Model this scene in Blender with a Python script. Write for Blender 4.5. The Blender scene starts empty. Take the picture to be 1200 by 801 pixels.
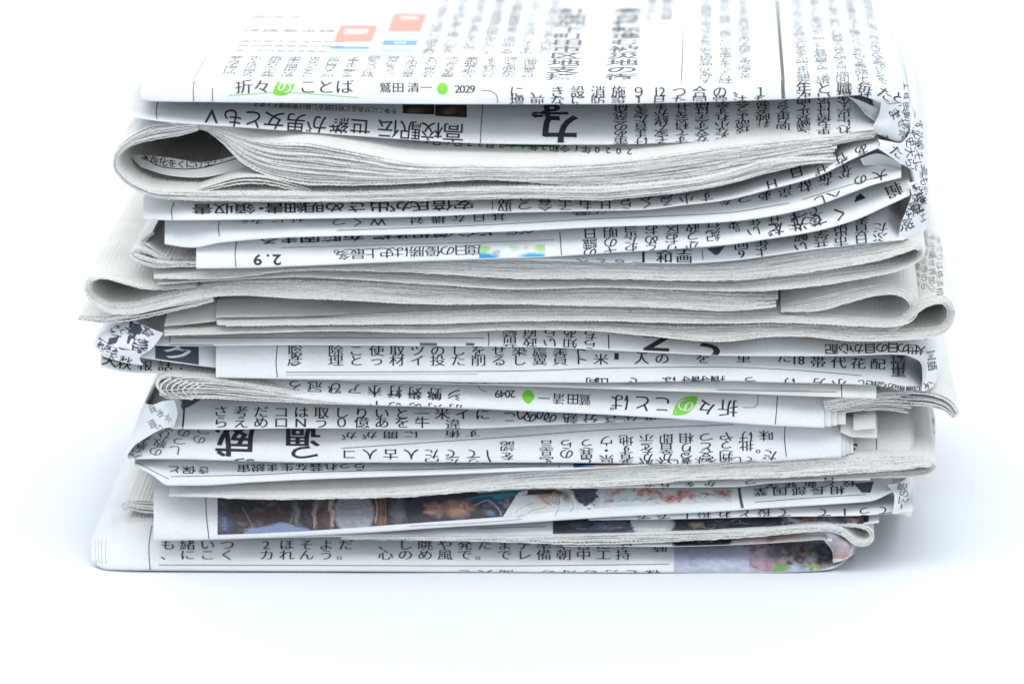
import bpy, math, random
import numpy as np
from mathutils import Vector
from mathutils.bvhtree import BVHTree

# ------------------------------------------------------------------ camera, world, lights, exposure
SC = bpy.context.scene
MM = 0.001
TH = math.radians(15.1)          # the camera looks down on the stack by about fifteen degrees
FPX = 5000.0                     # focal length in photo pixels (150 mm lens, 1200 px wide photo)
DIST = 1000.0                    # mm to the front of the stack
CX, CY = 600.0, 400.5
_yc = -DIST*math.cos(TH)
_a = TH + math.atan((668.5-CY)/FPX)
_zc = DIST*math.cos(TH)*math.tan(_a)
CAM = np.array([0.0, _yc, _zc])
FW = np.array([0.0, math.cos(TH), -math.sin(TH)]); UP = np.array([0.0, math.sin(TH), math.cos(TH)]); RT = np.array([1.0, 0, 0])

cam_d = bpy.data.cameras.new('camera'); cam = bpy.data.objects.new('camera', cam_d)
SC.collection.objects.link(cam); SC.camera = cam
cam.location = CAM*MM; cam.rotation_euler = (math.pi/2-TH, 0, 0)
cam_d.sensor_width = 36.0; cam_d.lens = FPX/1200*36.0
cam_d.clip_start = 0.05; cam_d.clip_end = 50
cam_d.dof.use_dof = True; cam_d.dof.focus_distance = 1.0; cam_d.dof.aperture_fstop = 8.0

w = bpy.data.worlds.new('World'); SC.world = w; w.use_nodes = True
bg = w.node_tree.nodes['Background']
bg.inputs[0].default_value = (0.84, 0.93, 1.0, 1); bg.inputs[1].default_value = 0.73

def area_light(name, loc, target, sx, sy, power, col):
    l = bpy.data.lights.new(name, 'AREA'); l.shape = 'RECTANGLE'; l.size = sx; l.size_y = sy; l.energy = power; l.color = col
    o = bpy.data.objects.new(name, l); SC.collection.objects.link(o); o.location = loc
    o.rotation_euler = (Vector(target)-Vector(loc)).to_track_quat('-Z', 'Y').to_euler()
    return o
area_light('softbox_lamp', (0.0, -0.30, 1.25), (0, 0.02, 0.05), 2.5, 0.9, 13.5, (1.0, 0.99, 0.98))
area_light('back_softbox_lamp', (0.0, 1.2, 1.3), (0.0, 0.75, 0.0), 2.2, 0.9, 12.5, (1.0, 0.99, 0.985))
SC.view_settings.view_transform = 'Standard'; SC.view_settings.look = 'None'
SC.view_settings.exposure = 0.30; SC.view_settings.gamma = 1.0
SC.render.engine = 'CYCLES'
SC.cycles.max_bounces = 6; SC.cycles.diffuse_bounces = 3

LEAN = 0.046; RUNK = 1.8
random.seed(7); RNG = np.random.RandomState(11)

def Wp(px, py, Y):
    """photo pixel + depth (mm) -> world mm"""
    px = np.asarray(px, float); py = np.asarray(py, float); Y = np.asarray(Y, float)
    px, py, Y = np.broadcast_arrays(px, py, Y)
    d = FW[None]*FPX + RT[None]*(px.reshape(-1, 1)-CX) + UP[None]*(CY-py.reshape(-1, 1))
    t = (Y.reshape(-1)-CAM[1])/d[:, 1]
    return (CAM[None]+d*t[:, None]).reshape(px.shape+(3,))

# ------------------------------------------------------------------ materials
def nt(name):
    m = bpy.data.materials.new(name); m.use_nodes = True
    t = m.node_tree; b = t.nodes['Principled BSDF']
    return m, t, b
def N(t, typ, **kw):
    n = t.nodes.new(typ)
    for k, v in kw.items():
        if k.startswith('_'): setattr(n, k[1:], v)
        else: n.inputs[k.replace('_', ' ')].default_value = v
    return n
def ramp(t, p):
    r = t.nodes.new('ShaderNodeValToRGB'); e = r.color_ramp.elements
    e[0].position, e[0].color = p[0][0], (*p[0][1], 1); e[1].position, e[1].color = p[-1][0], (*p[-1][1], 1)
    for q in p[1:-1]:
        x = e.new(q[0]); x.color = (*q[1], 1)
    return r

def paper_material(name, c0, c1):
    m, t, b = nt(name)
    tc = N(t, 'ShaderNodeTexCoord')
    n1 = N(t, 'ShaderNodeTexNoise', Scale=90.0, Detail=6.0, Roughness=0.65)
    n2 = N(t, 'ShaderNodeTexNoise', Scale=2600.0, Detail=2.0)
    t.links.new(tc.outputs['Object'], n1.inputs['Vector']); t.links.new(tc.outputs['Object'], n2.inputs['Vector'])
    r = ramp(t, [(0.3, c0), (0.7, c1)]); t.links.new(n1.outputs['Fac'], r.inputs[0])
    r2 = ramp(t, [(0.30, (0.90, 0.90, 0.90)), (0.62, (1, 1, 1))]); t.links.new(n2.outputs['Fac'], r2.inputs[0])
    mx = N(t, 'ShaderNodeMixRGB', _blend_type='MULTIPLY'); mx.inputs[0].default_value = 0.8
    t.links.new(r.outputs[0], mx.inputs[1]); t.links.new(r2.outputs[0], mx.inputs[2])
    t.links.new(mx.outputs[0], b.inputs['Base Color'])
    b.inputs['Roughness'].default_value = 0.85; b.inputs['Specular IOR Level'].default_value = 0.25
    n3 = N(t, 'ShaderNodeTexNoise', Scale=150.0, Detail=5.0, Roughness=0.6); t.links.new(tc.outputs['Object'], n3.inputs['Vector'])
    bp = N(t, 'ShaderNodeBump', Strength=0.35, Distance=0.0012)
    t.links.new(n3.outputs['Fac'], bp.inputs['Height']); t.links.new(bp.outputs[0], b.inputs['Normal'])
    return m
PAPER = paper_material('newsprint_paper', (0.72, 0.735, 0.75), (0.79, 0.80, 0.81))
PAGE = paper_material('newsprint_page', (0.68, 0.675, 0.66), (0.77, 0.76, 0.74))

def edge_material():
    m, t, b = nt('cut_page_edges')
    tc = N(t, 'ShaderNodeTexCoord')
    mp = N(t, 'ShaderNodeMapping'); mp.inputs['Scale'].default_value = (1.0, 0.2, 1.0)
    t.links.new(tc.outputs['Object'], mp.inputs[0])
    n1 = N(t, 'ShaderNodeTexNoise', Scale=1500.0, Detail=3.0, Roughness=0.7); t.links.new(mp.outputs[0], n1.inputs['Vector'])
    r1 = ramp(t, [(0.25, (0.50, 0.492, 0.475)), (0.40, (0.66, 0.65, 0.63)), (0.75, (0.79, 0.775, 0.745))])
    t.links.new(n1.outputs['Fac'], r1.inputs[0])
    n2 = N(t, 'ShaderNodeTexNoise', Scale=2300.0, Detail=1.5); t.links.new(mp.outputs[0], n2.inputs['Vector'])
    r2 = ramp(t, [(0.24, (0.25, 0.25, 0.26)), (0.33, (1, 1, 1))]); t.links.new(n2.outputs['Fac'], r2.inputs[0])
    mx = N(t, 'ShaderNodeMixRGB', _blend_type='MULTIPLY'); mx.inputs[0].default_value = 1.0
    t.links.new(r1.outputs[0], mx.inputs[1]); t.links.new(r2.outputs[0], mx.inputs[2])
    t.links.new(mx.outputs[0], b.inputs['Base Color']); b.inputs['Roughness'].default_value = 0.95
    b.inputs['Specular IOR Level'].default_value = 0.1
    return m
EDGE = edge_material()

def ink(name, c, rough=0.7):
    m, t, b = nt(name)
    tc = N(t, 'ShaderNodeTexCoord'); n = N(t, 'ShaderNodeTexNoise', Scale=2500.0, Detail=2.0)
    t.links.new(tc.outputs['Object'], n.inputs['Vector'])
    r = ramp(t, [(0.35, tuple(x*0.9 for x in c)), (0.75, tuple(min(1, x*1.12+0.015) for x in c))]); t.links.new(n.outputs['Fac'], r.inputs[0])
    t.links.new(r.outputs[0], b.inputs['Base Color']); b.inputs['Roughness'].default_value = rough
    b.inputs['Specular IOR Level'].default_value = 0.2
    return m
INK = ink('black_ink', (0.028, 0.03, 0.036)); GREY = ink('grey_ink', (0.13, 0.135, 0.14)); PALE = ink('faint_ink', (0.30, 0.31, 0.32))
GREEN = ink('leaf_green_ink', (0.20, 0.58, 0.05), 0.6); RED = ink('salmon_ink', (0.80, 0.33, 0.27)); BLUE = ink('blue_ink', (0.2, 0.36, 0.75))
LBLUE = ink('light_blue_ink', (0.55, 0.70, 0.88)); MINT = ink('mint_ink', (0.45, 0.75, 0.62)); WHITEINK = ink('unprinted_paper', (0.66, 0.67, 0.68))
DKGREEN = ink('dark_green_ink', (0.02, 0.16, 0.04)); DBLUE = ink('deep_blue_ink', (0.01, 0.10, 0.30)); BROWN = ink('brown_ink', (0.38, 0.16, 0.10)); TAN = ink('tan_ink', (0.42, 0.32, 0.28)); SKIN = ink('skin_ink', (0.40, 0.25, 0.18)); PINK = ink('pink_ink', (0.50, 0.36, 0.38)); LAV = ink('lavender_ink', (0.36, 0.37, 0.47)); MOSS = ink('moss_ink', (0.12, 0.27, 0.08)); YEL = ink('yellow_ink', (0.6, 0.5, 0.06)); WINE = ink('wine_ink', (0.28, 0.07, 0.10)); DKBROWN = ink('dark_brown_ink', (0.06, 0.045, 0.045)); MAUVE = ink('mauve_ink', (0.17, 0.15, 0.18)); STEEL = ink('steel_ink', (0.22, 0.27, 0.42)); TEAL = ink('teal_ink', (0.03, 0.2, 0.27)); RUST = ink('rust_ink', (0.5, 0.12, 0.08)); SLATE = ink('slate_ink', (0.07, 0.08, 0.11))

def pic_material():
    m, t, b = nt('printed_picture')
    a = N(t, 'ShaderNodeVertexColor'); a.layer_name = 'Col'
    t.links.new(a.outputs[0], b.inputs['Base Color']); b.inputs['Roughness'].default_value = 0.6
    b.inputs['Specular IOR Level'].default_value = 0.3
    return m
PIC = pic_material()

# ------------------------------------------------------------------ interpolation
def smooth(pts):
    p = sorted(pts); x = np.array([q[0] for q in p], float); y = np.array([q[1] for q in p], float)
    if len(x) == 1: return lambda v: np.full(np.shape(v), y[0])
    h = np.diff(x); d = np.diff(y)/h; m = np.zeros(len(x))
    for i in range(1, len(x)-1):
        if d[i-1]*d[i] > 0:
            w1 = 2*h[i]+h[i-1]; w2 = h[i]+2*h[i-1]; m[i] = (w1+w2)/(w1/d[i-1]+w2/d[i])
    m[0] = d[0]; m[-1] = d[-1]
    def f(v):
        v = np.asarray(v, float); vc = np.clip(v, x[0], x[-1])
        i = np.clip(np.searchsorted(x, vc, 'right')-1, 0, len(x)-2)
        s = (vc-x[i])/h[i]
        r = (2*s**3-3*s**2+1)*y[i]+(s**3-2*s**2+s)*h[i]*m[i]+(-2*s**3+3*s**2)*y[i+1]+(s**3-s**2)*h[i]*m[i+1]
        return r
    return f
def catmull(P, n_per=None, step=None):
    """P (k,dim) -> resampled curve"""
    P = np.asarray(P, float); k = len(P)
    T = np.zeros_like(P)
    for i in range(k):
        a, b = max(0, i-1), min(k-1, i+1)
        T[i] = (P[b]-P[a])/(b-a) if b > a else 0
    out = []
    for i in range(k-1):
        L = np.linalg.norm(P[i+1][:2]-P[i][:2])
        # limit tangents to the local segment so uneven spacing does not overshoot
        t0, t1 = T[i].copy(), T[i+1].copy()
        for t in (t0, t1):
            l = np.linalg.norm(t[:2])
            if l > 1e-6 and L > 0: t *= min(1.0, L/l) if l > L else 1.0
        n = n_per if n_per else max(2, int(round(L/step)))
        s = np.arange(n)[:, None]/n
        out.append((2*s**3-3*s**2+1)*P[i]+(s**3-2*s**2+s)*t0+(-2*s**3+3*s**2)*P[i+1]+(s**3-s**2)*t1)
    out.append(P[-1:])
    return np.vstack(out)
def wob(seed, scale):
    r = np.random.RandomState(seed); a = r.uniform(0.5, 1, 5); f = r.uniform(0.5, 2.2, 5)/scale; p = r.uniform(0, 6.28, 5)
    return lambda v: sum(a[i]*np.sin(np.asarray(v, float)*f[i]+p[i]) for i in range(5))/2.2

# ------------------------------------------------------------------ objects
class Thing:
    def __init__(s, label, px, py, Y, name='newspaper', cat='newspaper', group='newspapers in the stack'):
        o = bpy.data.objects.new(name, None); SC.collection.objects.link(o)
        s.base = Wp(px, py, Y)
        o.location = s.base*MM; o.empty_display_size = 0.02
        o['label'] = label; o['category'] = cat
        if group: o['group'] = group
        s.o = o
def mesh_obj(name, V, F, mats, th, parent=None, midx=None, smooth_shade=True, label=None):
    me = bpy.data.meshes.new(name)
    V = (np.asarray(V, float)-th.base)*MM
    F = np.asarray(F)
    me.vertices.add(len(V)); me.vertices.foreach_set('co', V.ravel())
    k = F.shape[1]
    me.loops.add(F.size); me.loops.foreach_set('vertex_index', F.ravel())
    me.polygons.add(len(F)); me.polygons.foreach_set('loop_start', np.arange(len(F))*k)
    me.polygons.foreach_set('use_smooth', np.full(len(F), smooth_shade))
    for m in mats: me.materials.append(m)
    if midx is not None: me.polygons.foreach_set('material_index', np.asarray(midx))
    me.update(calc_edges=True); me.validate()
    o = bpy.data.objects.new(name, me); SC.collection.objects.link(o); o.parent = parent or th.o
    if label: o['label'] = label
    return o
def grid_faces(nr, nc, off=0):
    r, c = np.meshgrid(np.arange(nr-1), np.arange(nc-1), indexing='ij')
    a = (r*nc+c).ravel()+off
    return np.stack([a, a+1, a+nc+1, a+nc], 1)

class Surf:
    """a paper surface that can be printed on"""
    def __init__(s, th, o, V, F, bot=None, name='lettering'):
        s.th, s.o, s.V, s.F, s.bot = th, o, V, F, bot
        s.bvh = BVHTree.FromPolygons([tuple(v) for v in V], [tuple(int(i) for i in f) for f in F])
        s.ink_v, s.ink_f, s.ink_m, s.n = [], [], [], 0
        s.mats = []; SURFS.append(s)
    def cast(s, px, py):
        d = FW[None]*FPX+RT[None]*(px[:, None]-CX)+UP[None]*(CY-py[:, None])
        out = np.full((len(px), 3), np.nan); C = Vector(CAM)
        for i in range(len(px)):
            h = s.bvh.ray_cast(C, Vector(d[i]))
            if h[0] is not None:
                v = (C-h[0]).normalized(); nn = h[1]
                if nn.dot(v) < 0: nn = -nn
                out[i] = h[0]+(v*0.55+nn*0.45)*s.lift
        return out
    def down(s, P):
        out = np.full((len(P), 3), np.nan)
        for i in range(len(P)):
            h = s.bvh.ray_cast(Vector((P[i][0], P[i][1], P[i][2]+30)), Vector((0, 0, -1)))
            if h[0] is not None: out[i] = h[0]; out[i][2] += s.lift
        return out
    def add(s, P, F, mat):
        ok = ~np.isnan(P[:, 0]); F = np.asarray(F)
        F = F[ok[F].all(1)]
        if len(F) == 0: return
        # drop faces torn across a depth step
        e = np.max(np.linalg.norm(P[F]-P[np.roll(F, 1, 1)], axis=2), axis=1)
        F = F[e < s.tear]
        if len(F) == 0: return
        if mat not in s.mats: s.mats.append(mat)
        P = np.where(np.isnan(P), 0, P)
        s.ink_v.append(P); s.ink_f.append(F+s.n); s.ink_m.append(np.full(len(F), s.mats.index(mat))); s.n += len(P)
    tear = 11.0; lift = 0.06
    def finish(s):
        if s.n == 0: return
        V = np.vstack(s.ink_v); F = np.vstack(s.ink_f); M = np.concatenate(s.ink_m)
        used = np.unique(F); mp = np.zeros(len(V), int); mp[used] = np.arange(len(used))
        mesh_obj('lettering', V[used], mp[F], s.mats, s.th, s.o, M, smooth_shade=False).location = (0, 0, 0)
SURFS = []

def fold(th, bot, top, Y=0.0, run=6.0, D=135, p=1.6, lean=LEAN, name='outer_sheet', inner=(), slope=0.02, seed=1, mat=None, amp=0.25, lip=0.25, step=4.0, backdrop=None, label=None, dx=(0, 0), inset=0.0):
    """a folded sheet: its fold faces the camera; bot = lower silhouette, top = where the face goes under the paper above"""
    fb, ft = smooth(bot), smooth(top)
    fY = smooth(Y) if isinstance(Y, (list, tuple)) else (lambda v, q=Y: np.full(np.shape(v), float(q)))
    fr = smooth(run) if isinstance(run, (list, tuple)) else (lambda v, q=run: np.full(np.shape(v), float(q)))
    x0 = min(q[0] for q in bot)+dx[0]; x1 = max(q[0] for q in bot)+dx[1]
    xs = np.linspace(x0, x1, max(3, int((x1-x0)/step)))
    R_K = RUNK; B = fb(xs)-inset*1.0; T = ft(xs)+inset*0.7; T = np.minimum(T, B-1.0); YF = fY(xs)+inset*0.5; R = fr(xs)*(R_K if p < 2 else 1)
    wa, wb = wob(seed, 26.0), wob(seed+50, 60.0)
    if callable(lean): lean = lean(xs)
    rows = []
    ts = [0, .06, .14, .24, .35, .46, .57, .68, .79, .9, 1.0]
    face = []
    for t in ts:
        yy = YF+R*t**p + amp*(wa(xs+37*t)*min(1, t*3)*0.7+wb(xs-60*t))
        face.append(Wp(xs, B+(T-B)*t, yy))
    b0 = face[0]
    def off(a, dy, dz): return a+np.stack([lean*np.broadcast_to(dy, xs.shape), np.broadcast_to(dy, xs.shape), np.broadcast_to(dz, xs.shape)], 1)
    rows.append(off(b0, D, 0.6)); rows.append(off(b0, 25, 0.35)); rows.append(off(b0, 5, 0.05)); rows.append(off(b0, 1.2, -0.10)); rows.append(off(b0, lip*1.2, -0.12))
    rows += face
    t1 = face[-1]
    for dy in (1.5, 4, 9, 18, 32, 50, 75, 105):
        if dy < D: rows.append(off(t1, dy, slope*dy+0.06*np.sin(xs*0.013+dy*0.2)))
    rows.append(off(t1, D, slope*D))
    V = np.vstack(rows); F = grid_faces(len(rows), len(xs))
    o = mesh_obj(name, V, F, [mat or PAPER], th, label=label)
    s = Surf(th, o, V, F, fb); s.fb, s.ft, s.fY, s.fr = fb, ft, fY, fr; s.rowtop = t1; s.xs = xs
    for k, (a, c) in enumerate(inner):
        fold(th, bot, top, Y, run, D, p, lean, 'inner_sheet', (), slope, seed, PAGE, amp, lip, 10.0, dx=(a, c), inset=1.3*(k+1)) if inset == 0 else None
    return s

def bundle(th, path, n, D=130, tilt=0.12, lean=LEAN, zig=0.30, pitch=4.6, seed=3, tmax=1.7, stagger=0.12, name='page_block', Y0=0.0, step=2.5, shear=0.0, label=None, rag=(0, 0), quire=4, qs=0.42):
    """many cut page edges following a path (x, y, half width[, depth]) in the picture, every page running back into the stack"""
    P = np.array([tuple(q[:3])+((q[3] if len(q) > 3 else Y0),) for q in path], float)
    C = catmull(P, step=step)
    x, y, hw, Y = C.T; hw = np.maximum(hw, 0.5)
    d = np.gradient(C[:, :2], axis=0)
    for _ in range(3):
        d[1:-1] = (d[:-2]+2*d[1:-1]+d[2:])/4
    d /= np.linalg.norm(d, axis=1)[:, None]+1e-9
    nx, ny = d[:, 1], -d[:, 0]          # points up when the path runs to the right
    s = np.concatenate([[0], np.cumsum(np.hypot(np.diff(x), np.diff(y)))])
    rg = np.random.RandomState(seed)
    Vs, Fs, Ms, off = [], [], [], 0
    m = len(x); outer = []
    for k in range(n):
        c = 0 if n == 1 else k/(n-1)*2-1
        j = wob(seed*31+k, 45.0)(s)*0.35/max(2, n)*2
        cc = np.clip(c+j*(abs(c) < 0.98), -1, 1)
        sp = 2*hw/max(1, n-1)
        h = np.minimum(0.5*tmax, 0.49*sp+0.08)
        hk = h*np.clip(0.86+0.22*wob(seed*13+k, 30.0)(s)+0.10*wob(seed*19+k, 6.0)(s), 0.45, 1.06)*rg.uniform(0.8, 1.06)
        in_ = np.maximum(hw-h, 0.0); h = hk
        ox, oy = x+nx*in_*cc, y+ny*in_*cc
        ph = rg.uniform(0, 1)
        tri = np.abs(((s/pitch+ph) % 1)*2-1)
        if k % quire == 0: qoff = qs*rg.uniform(-1, 1)
        fx = -ny                                   # +1 where the first side of the pages faces down in the picture
        dyk = qoff*(0.6+0.5*wob(seed*3+k//quire, 50.0)(s))+stagger*rg.uniform(-1, 1)+zig*tri*rg.uniform(0.6, 1.3)+0.14*wob(seed*17+k, 12.0)(s)+0.10*wob(seed*7+k, 3.0)(s)
        Yk = Y+shear*c*(-fx)*-1
        jag = (1.25*tri*(1 if k in (0, n-1) else 0.25)+0.35*wob(seed*5+k, 4.0)(s)*(k in (0, n-1)))
        A = Wp(ox+nx*h, oy+ny*h-0*jag, Yk); B = Wp(ox-nx*h, oy-ny*h, Yk)
        if k in (0, n-1):
            A = Wp(ox+nx*h, oy+ny*h+(jag if k == 0 else -jag*0.3)*0.8, Yk); B = Wp(ox-nx*h, oy-ny*h+(-jag*0.3 if k == n-1 else jag)*0.8, Yk)
        fr = np.stack([dyk*0, dyk, dyk*0], 1)
        def back(Q, dy): return Q+np.array([lean*dy, dy, tilt*(14*(1-math.exp(-dy/14.0)))])
        full = k in (0, n-1)
        dys = (D, 60, 25, 9, 2.5) if full else (14.0, 3.0)
        rows = [back(A, q) for q in dys]+[A+fr, B+fr]+[back(B, q) for q in reversed(dys)]
        i0 = min(m-3, int(rg.uniform(0, 1)**1.5*rag[0]/step)); i1 = max(i0+2, m-int(rg.uniform(0, 1)**1.5*rag[1]/step))
        rows = [q[i0:i1] for q in rows]; mk = i1-i0
        V = np.vstack(rows); nr = len(rows); F = grid_faces(nr, mk, off)
        M = np.zeros((nr-1, mk-1), int); M[len(dys)] = 1
        Vs.append(V); Fs.append(F); Ms.append(M.ravel()); off += len(V)
        if full: outer.append((V, grid_faces(nr, mk)))
    V = np.vstack(Vs); F = np.vstack(Fs); M = np.concatenate(Ms)
    o = mesh_obj(name, V, F, [PAGE, EDGE], th, midx=M, smooth_shade=False, label=label)
    v0 = np.vstack([q[0] for q in outer]); f0 = np.vstack([q[1]+(0 if i == 0 else len(outer[0][0])) for i, q in enumerate(outer)])
    return Surf(th, o, v0, f0)

def patch(th, rows, name='side_fold', nu=12, nv=12, mat=None, seed=5, amp=0.55, label=None):
    """a curved piece of sheet through rows of (x, y, depth) points"""
    R = [catmull(np.array(r, float), n_per=nu) for r in rows]
    A = np.array(R)                       # rows, cols, 3
    cols = [catmull(A[:, j, :], n_per=nv) for j in range(A.shape[1])]
    G = np.array(cols).transpose(1, 0, 2)
    yy = G[..., 2]+amp*wob(seed, 9.0)(G[..., 0]+G[..., 1]*0.7)
    V = Wp(G[..., 0], G[..., 1], yy).reshape(-1, 3); F = grid_faces(G.shape[0], G.shape[1])
    o = mesh_obj(name, V, F, [mat or PAPER], th, label=label)
    return Surf(th, o, V, F)

# ------------------------------------------------------------------ printing
_G = {}
_cu = bpy.data.curves.new('glyph', 'FONT'); _to = bpy.data.objects.new('glyph', _cu); SC.collection.objects.link(_to)
_cu.resolution_u = 3
import bmesh
def glyph(ch, wt):
    k = (ch, wt)
    if k in _G: return _G[k]
    _cu.body = ch; _cu.offset = wt
    dg = bpy.context.evaluated_depsgraph_get(); dg.update()
    me = bpy.data.meshes.new_from_object(_to.evaluated_get(dg))
    bm = bmesh.new(); bm.from_mesh(me); bpy.data.meshes.remove(me)
    for yy in (0.02, 0.18, 0.34, 0.50, 0.66):
        bmesh.ops.bisect_plane(bm, geom=bm.verts[:]+bm.edges[:]+bm.faces[:], plane_co=(0, yy, 0), plane_no=(0, 1, 0), dist=1e-5)
    bmesh.ops.triangulate(bm, faces=bm.faces[:])
    bm.verts.ensure_lookup_table(); bm.verts.index_update()
    V = np.array([v.co[:2] for v in bm.verts]) if len(bm.verts) else np.zeros((0, 2)); F = np.array([[v.index for v in f.verts] for f in bm.faces], int)
    bm.free()
    if len(V):
        if ord(ch) < 256: V[:, 0] -= (V[:, 0].min()+V[:, 0].max())/2
        else: V[:, 0] -= 0.465
        V[:, 1] -= 0.35
        V /= 0.93
    _G[k] = (V, F)
    return _G[k]
def put(s, ch, cx, cy, w, h, rot=0.0, wt=0.0, mat=None, shear=0.0, mincho=None):
    """print one character at picture point (cx, cy); w, h = em box in pixels; rot in degrees"""
    if ch in ' \u3000': return
    if mincho is None: mincho = wt <= 0.0045 and w > 12
    if mincho: wt = wt-0.006
    V, F = glyph(ch, wt)
    if not len(F): return
    X = V[:, 0]*w+V[:, 1]*h*shear; Yv = -V[:, 1]*h
    a = math.radians(rot); c, q = math.cos(a), math.sin(a)
    for sh, lf in (((-0.021, 0.0), (0.021, 0.012)) if mincho else ((0, 0),)):
        Xs = X+sh*w; s.lift += lf
        P = s.cast(cx+Xs*c-Yv*q, cy+Xs*q+Yv*c)
        s.add(P, F, mat or INK); s.lift -= lf
def line(s, txt, x0, pitch, off, w, h, up=False, wt=0.0, mat=None, abs_y=None, slope=None, shear=0.0):
    """a row of characters following the fold; off = pixels above its lower edge"""
    for i, ch in enumerate(txt):
        x = x0+i*pitch
        if abs_y is None:
            y = float(s.fb(x))-off; sl = math.degrees(math.atan(float(s.fb(x+8)-s.fb(x-8))/16))
        else:
            y = abs_y+(slope or 0)*(x-x0); sl = math.degrees(math.atan(slope or 0))
        put(s, ch, x, y, w, h, sl+(180 if up else 0), wt, mat, shear)
POOL = '日本国会政府首相新型感染者対策医療経済東京大阪年月人間社会地方全世界女性男子問題教育学校生活自然環境安全保障選挙党議員法案委員長調査報告発表決定要求必要重要影響増加減少企業市場価格電気自動車技術開発研究科学宇宙文化芸術映画音楽小説作家歴史戦争平和'+'のにはをがとでしたいるてれなもさからこあっりうよまくきんすつけどそせ'*4+'、。'
def rs(n): return ''.join(random.choice(POOL) for _ in range(n))
def cols(s, x0, x1, pitch, offs, w=17.5, h=12, up=False, wt=-0.006, mat=None, txt=None, skip=()):
    """columns of vertical body text; offs = heights of the rows above the lower edge"""
    i = 0; x = x0
    while x <= x1:
        if i not in skip:
            for j, of in enumerate(offs):
                ch = txt[j][i] if txt and j < len(txt) and i < len(txt[j]) else random.choice(POOL)
                line(s, ch, x, 0, of, w, h, up, wt, mat)
        x += pitch; i += 1
def poly(s, pts, mat, dense=3.0):
    """filled convex quad given by 4 picture points, subdivided to follow the paper"""
    p = np.array(pts, float)
    nu = max(2, int(np.linalg.norm(p[1]-p[0])/dense)+1); nv = max(2, int(np.linalg.norm(p[3]-p[0])/dense)+1)
    u, v = np.meshgrid(np.linspace(0, 1, nu), np.linspace(0, 1, nv))
    G = (1-u)[..., None]*(1-v)[..., None]*p[0]+u[..., None]*(1-v)[..., None]*p[1]+u[..., None]*v[..., None]*p[2]+(1-u)[..., None]*v[..., None]*p[3]
    s.add(s.cast(G[..., 0].ravel(), G[..., 1].ravel()), grid_quads_tri(nv, nu), mat)
def grid_quads_tri(nr, nc):
    q = grid_faces(nr, nc); return np.vstack([q[:, [0, 1, 2]], q[:, [0, 2, 3]]])
def rule(s, pts, wd=0.9, mat=None):
    """a thin printed line through picture points"""
    C = catmull(np.array(pts, float), step=3.0) if len(pts) > 2 else np.linspace(pts[0], pts[1], max(3, int(math.dist(pts[0], pts[1])/3)))
    d = np.gradient(C, axis=0); d /= np.linalg.norm(d, axis=1)[:, None]+1e-9
    n = np.stack([-d[:, 1], d[:, 0]], 1)*wd/2
    G = np.vstack([C+n, C-n])
    s.add(s.cast(G[:, 0], G[:, 1]), grid_quads_tri(2, len(C)), mat or INK)
def shape(s, pts, mat, scale=None):
    """a small filled outline (fan)"""
    C = np.array(pts, float); c = C.mean(0)
    G = np.vstack([c[None], (C+c)/2, C]); n = len(C); F = []
    for i in range(n):
        j = (i+1) % n; F += [[0, 1+i, 1+j], [1+i, 1+n+i, 1+n+j], [1+i, 1+n+j, 1+j]]
    s.add(s.cast(G[:, 0], G[:, 1]), F, mat)
def noise2(seed):
    r = np.random.RandomState(seed); g = r.rand(64, 64)
    def f(x, y):
        xi, yi = np.floor(x).astype(int), np.floor(y).astype(int); a, b = x-xi, y-yi; a = a*a*(3-2*a); b = b*b*(3-2*b)
        q = lambda i, j: g[i % 64, j % 64]
        return (q(xi, yi)*(1-a)+q(xi+1, yi)*a)*(1-b)+(q(xi, yi+1)*(1-a)+q(xi+1, yi+1)*a)*b
    return f
def picture(s, x0, x1, ftop, fbot, base, blobs, seed=1, grain=0.12, label=None, cell=1.8, streak=1.0):
    """a printed colour photograph: base colour, soft patches (x, y, rx, ry, colour[, hardness]) and ink grain"""
    nu = int((x1-x0)/cell)+1
    xs = np.linspace(x0, x1, nu); tp, bt = ftop(xs), fbot(xs); nv = int(max(3, np.max(bt-tp)/cell))+1
    v = np.linspace(0, 1, nv)[:, None]; X = np.broadcast_to(xs, (nv, nu)).copy(); Yp = tp+(bt-tp)*v
    nz = noise2(seed); nf = noise2(seed+9); n4 = noise2(seed+17)
    col = np.zeros((nv, nu, 3))+np.array(base)
    wx = (nz(X/9.0, Yp/7.0)-.5)*10+(n4(X/3.5, Yp/3.0)-.5)*7; wy = (nz(X/11.0+20, Yp/8.0+7)-.5)*7+(n4(X/3.5+9, Yp/3.0+30)-.5)*5
    for b in blobs:
        hd = b[5] if len(b) > 5 else 0.5
        r = np.hypot((X+wx*(1-hd)-b[0])/b[2], (Yp+wy*(1-hd)-b[1])/b[3])
        a = np.clip((1-r)/(1-hd+0.05), 0, 1)[..., None]
        col = col*(1-a)+np.array(b[4])*a
    g = (nz(X/6.0*streak, Yp/3.0)-.5)*0.9+(nf(X/2.0, Yp/1.6)-.5)*0.7
    col = np.clip(col*(1+grain*2.2*g[..., None]), 0.004, 0.9)
    P = s.cast(X.ravel(), Yp.ravel()); ok = ~np.isnan(P[:, 0])
    F = grid_faces(nv, nu); F = F[ok[F].all(1)]
    if not len(F): return
    V = np.where(np.isnan(P), 0, P)
    used = np.unique(F); mp = np.zeros(len(V), int); mp[used] = np.arange(len(used))
    o = mesh_obj('printed_photo', V[used], mp[F], [PIC], s.th, s.o, label=label)
    ca = o.data.color_attributes.new('Col', 'FLOAT_COLOR', 'POINT')
    C4 = np.ones((len(used), 4)); C4[:, :3] = col.reshape(-1, 3)[used]
    ca.data.foreach_set('color', C4.ravel())
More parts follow.
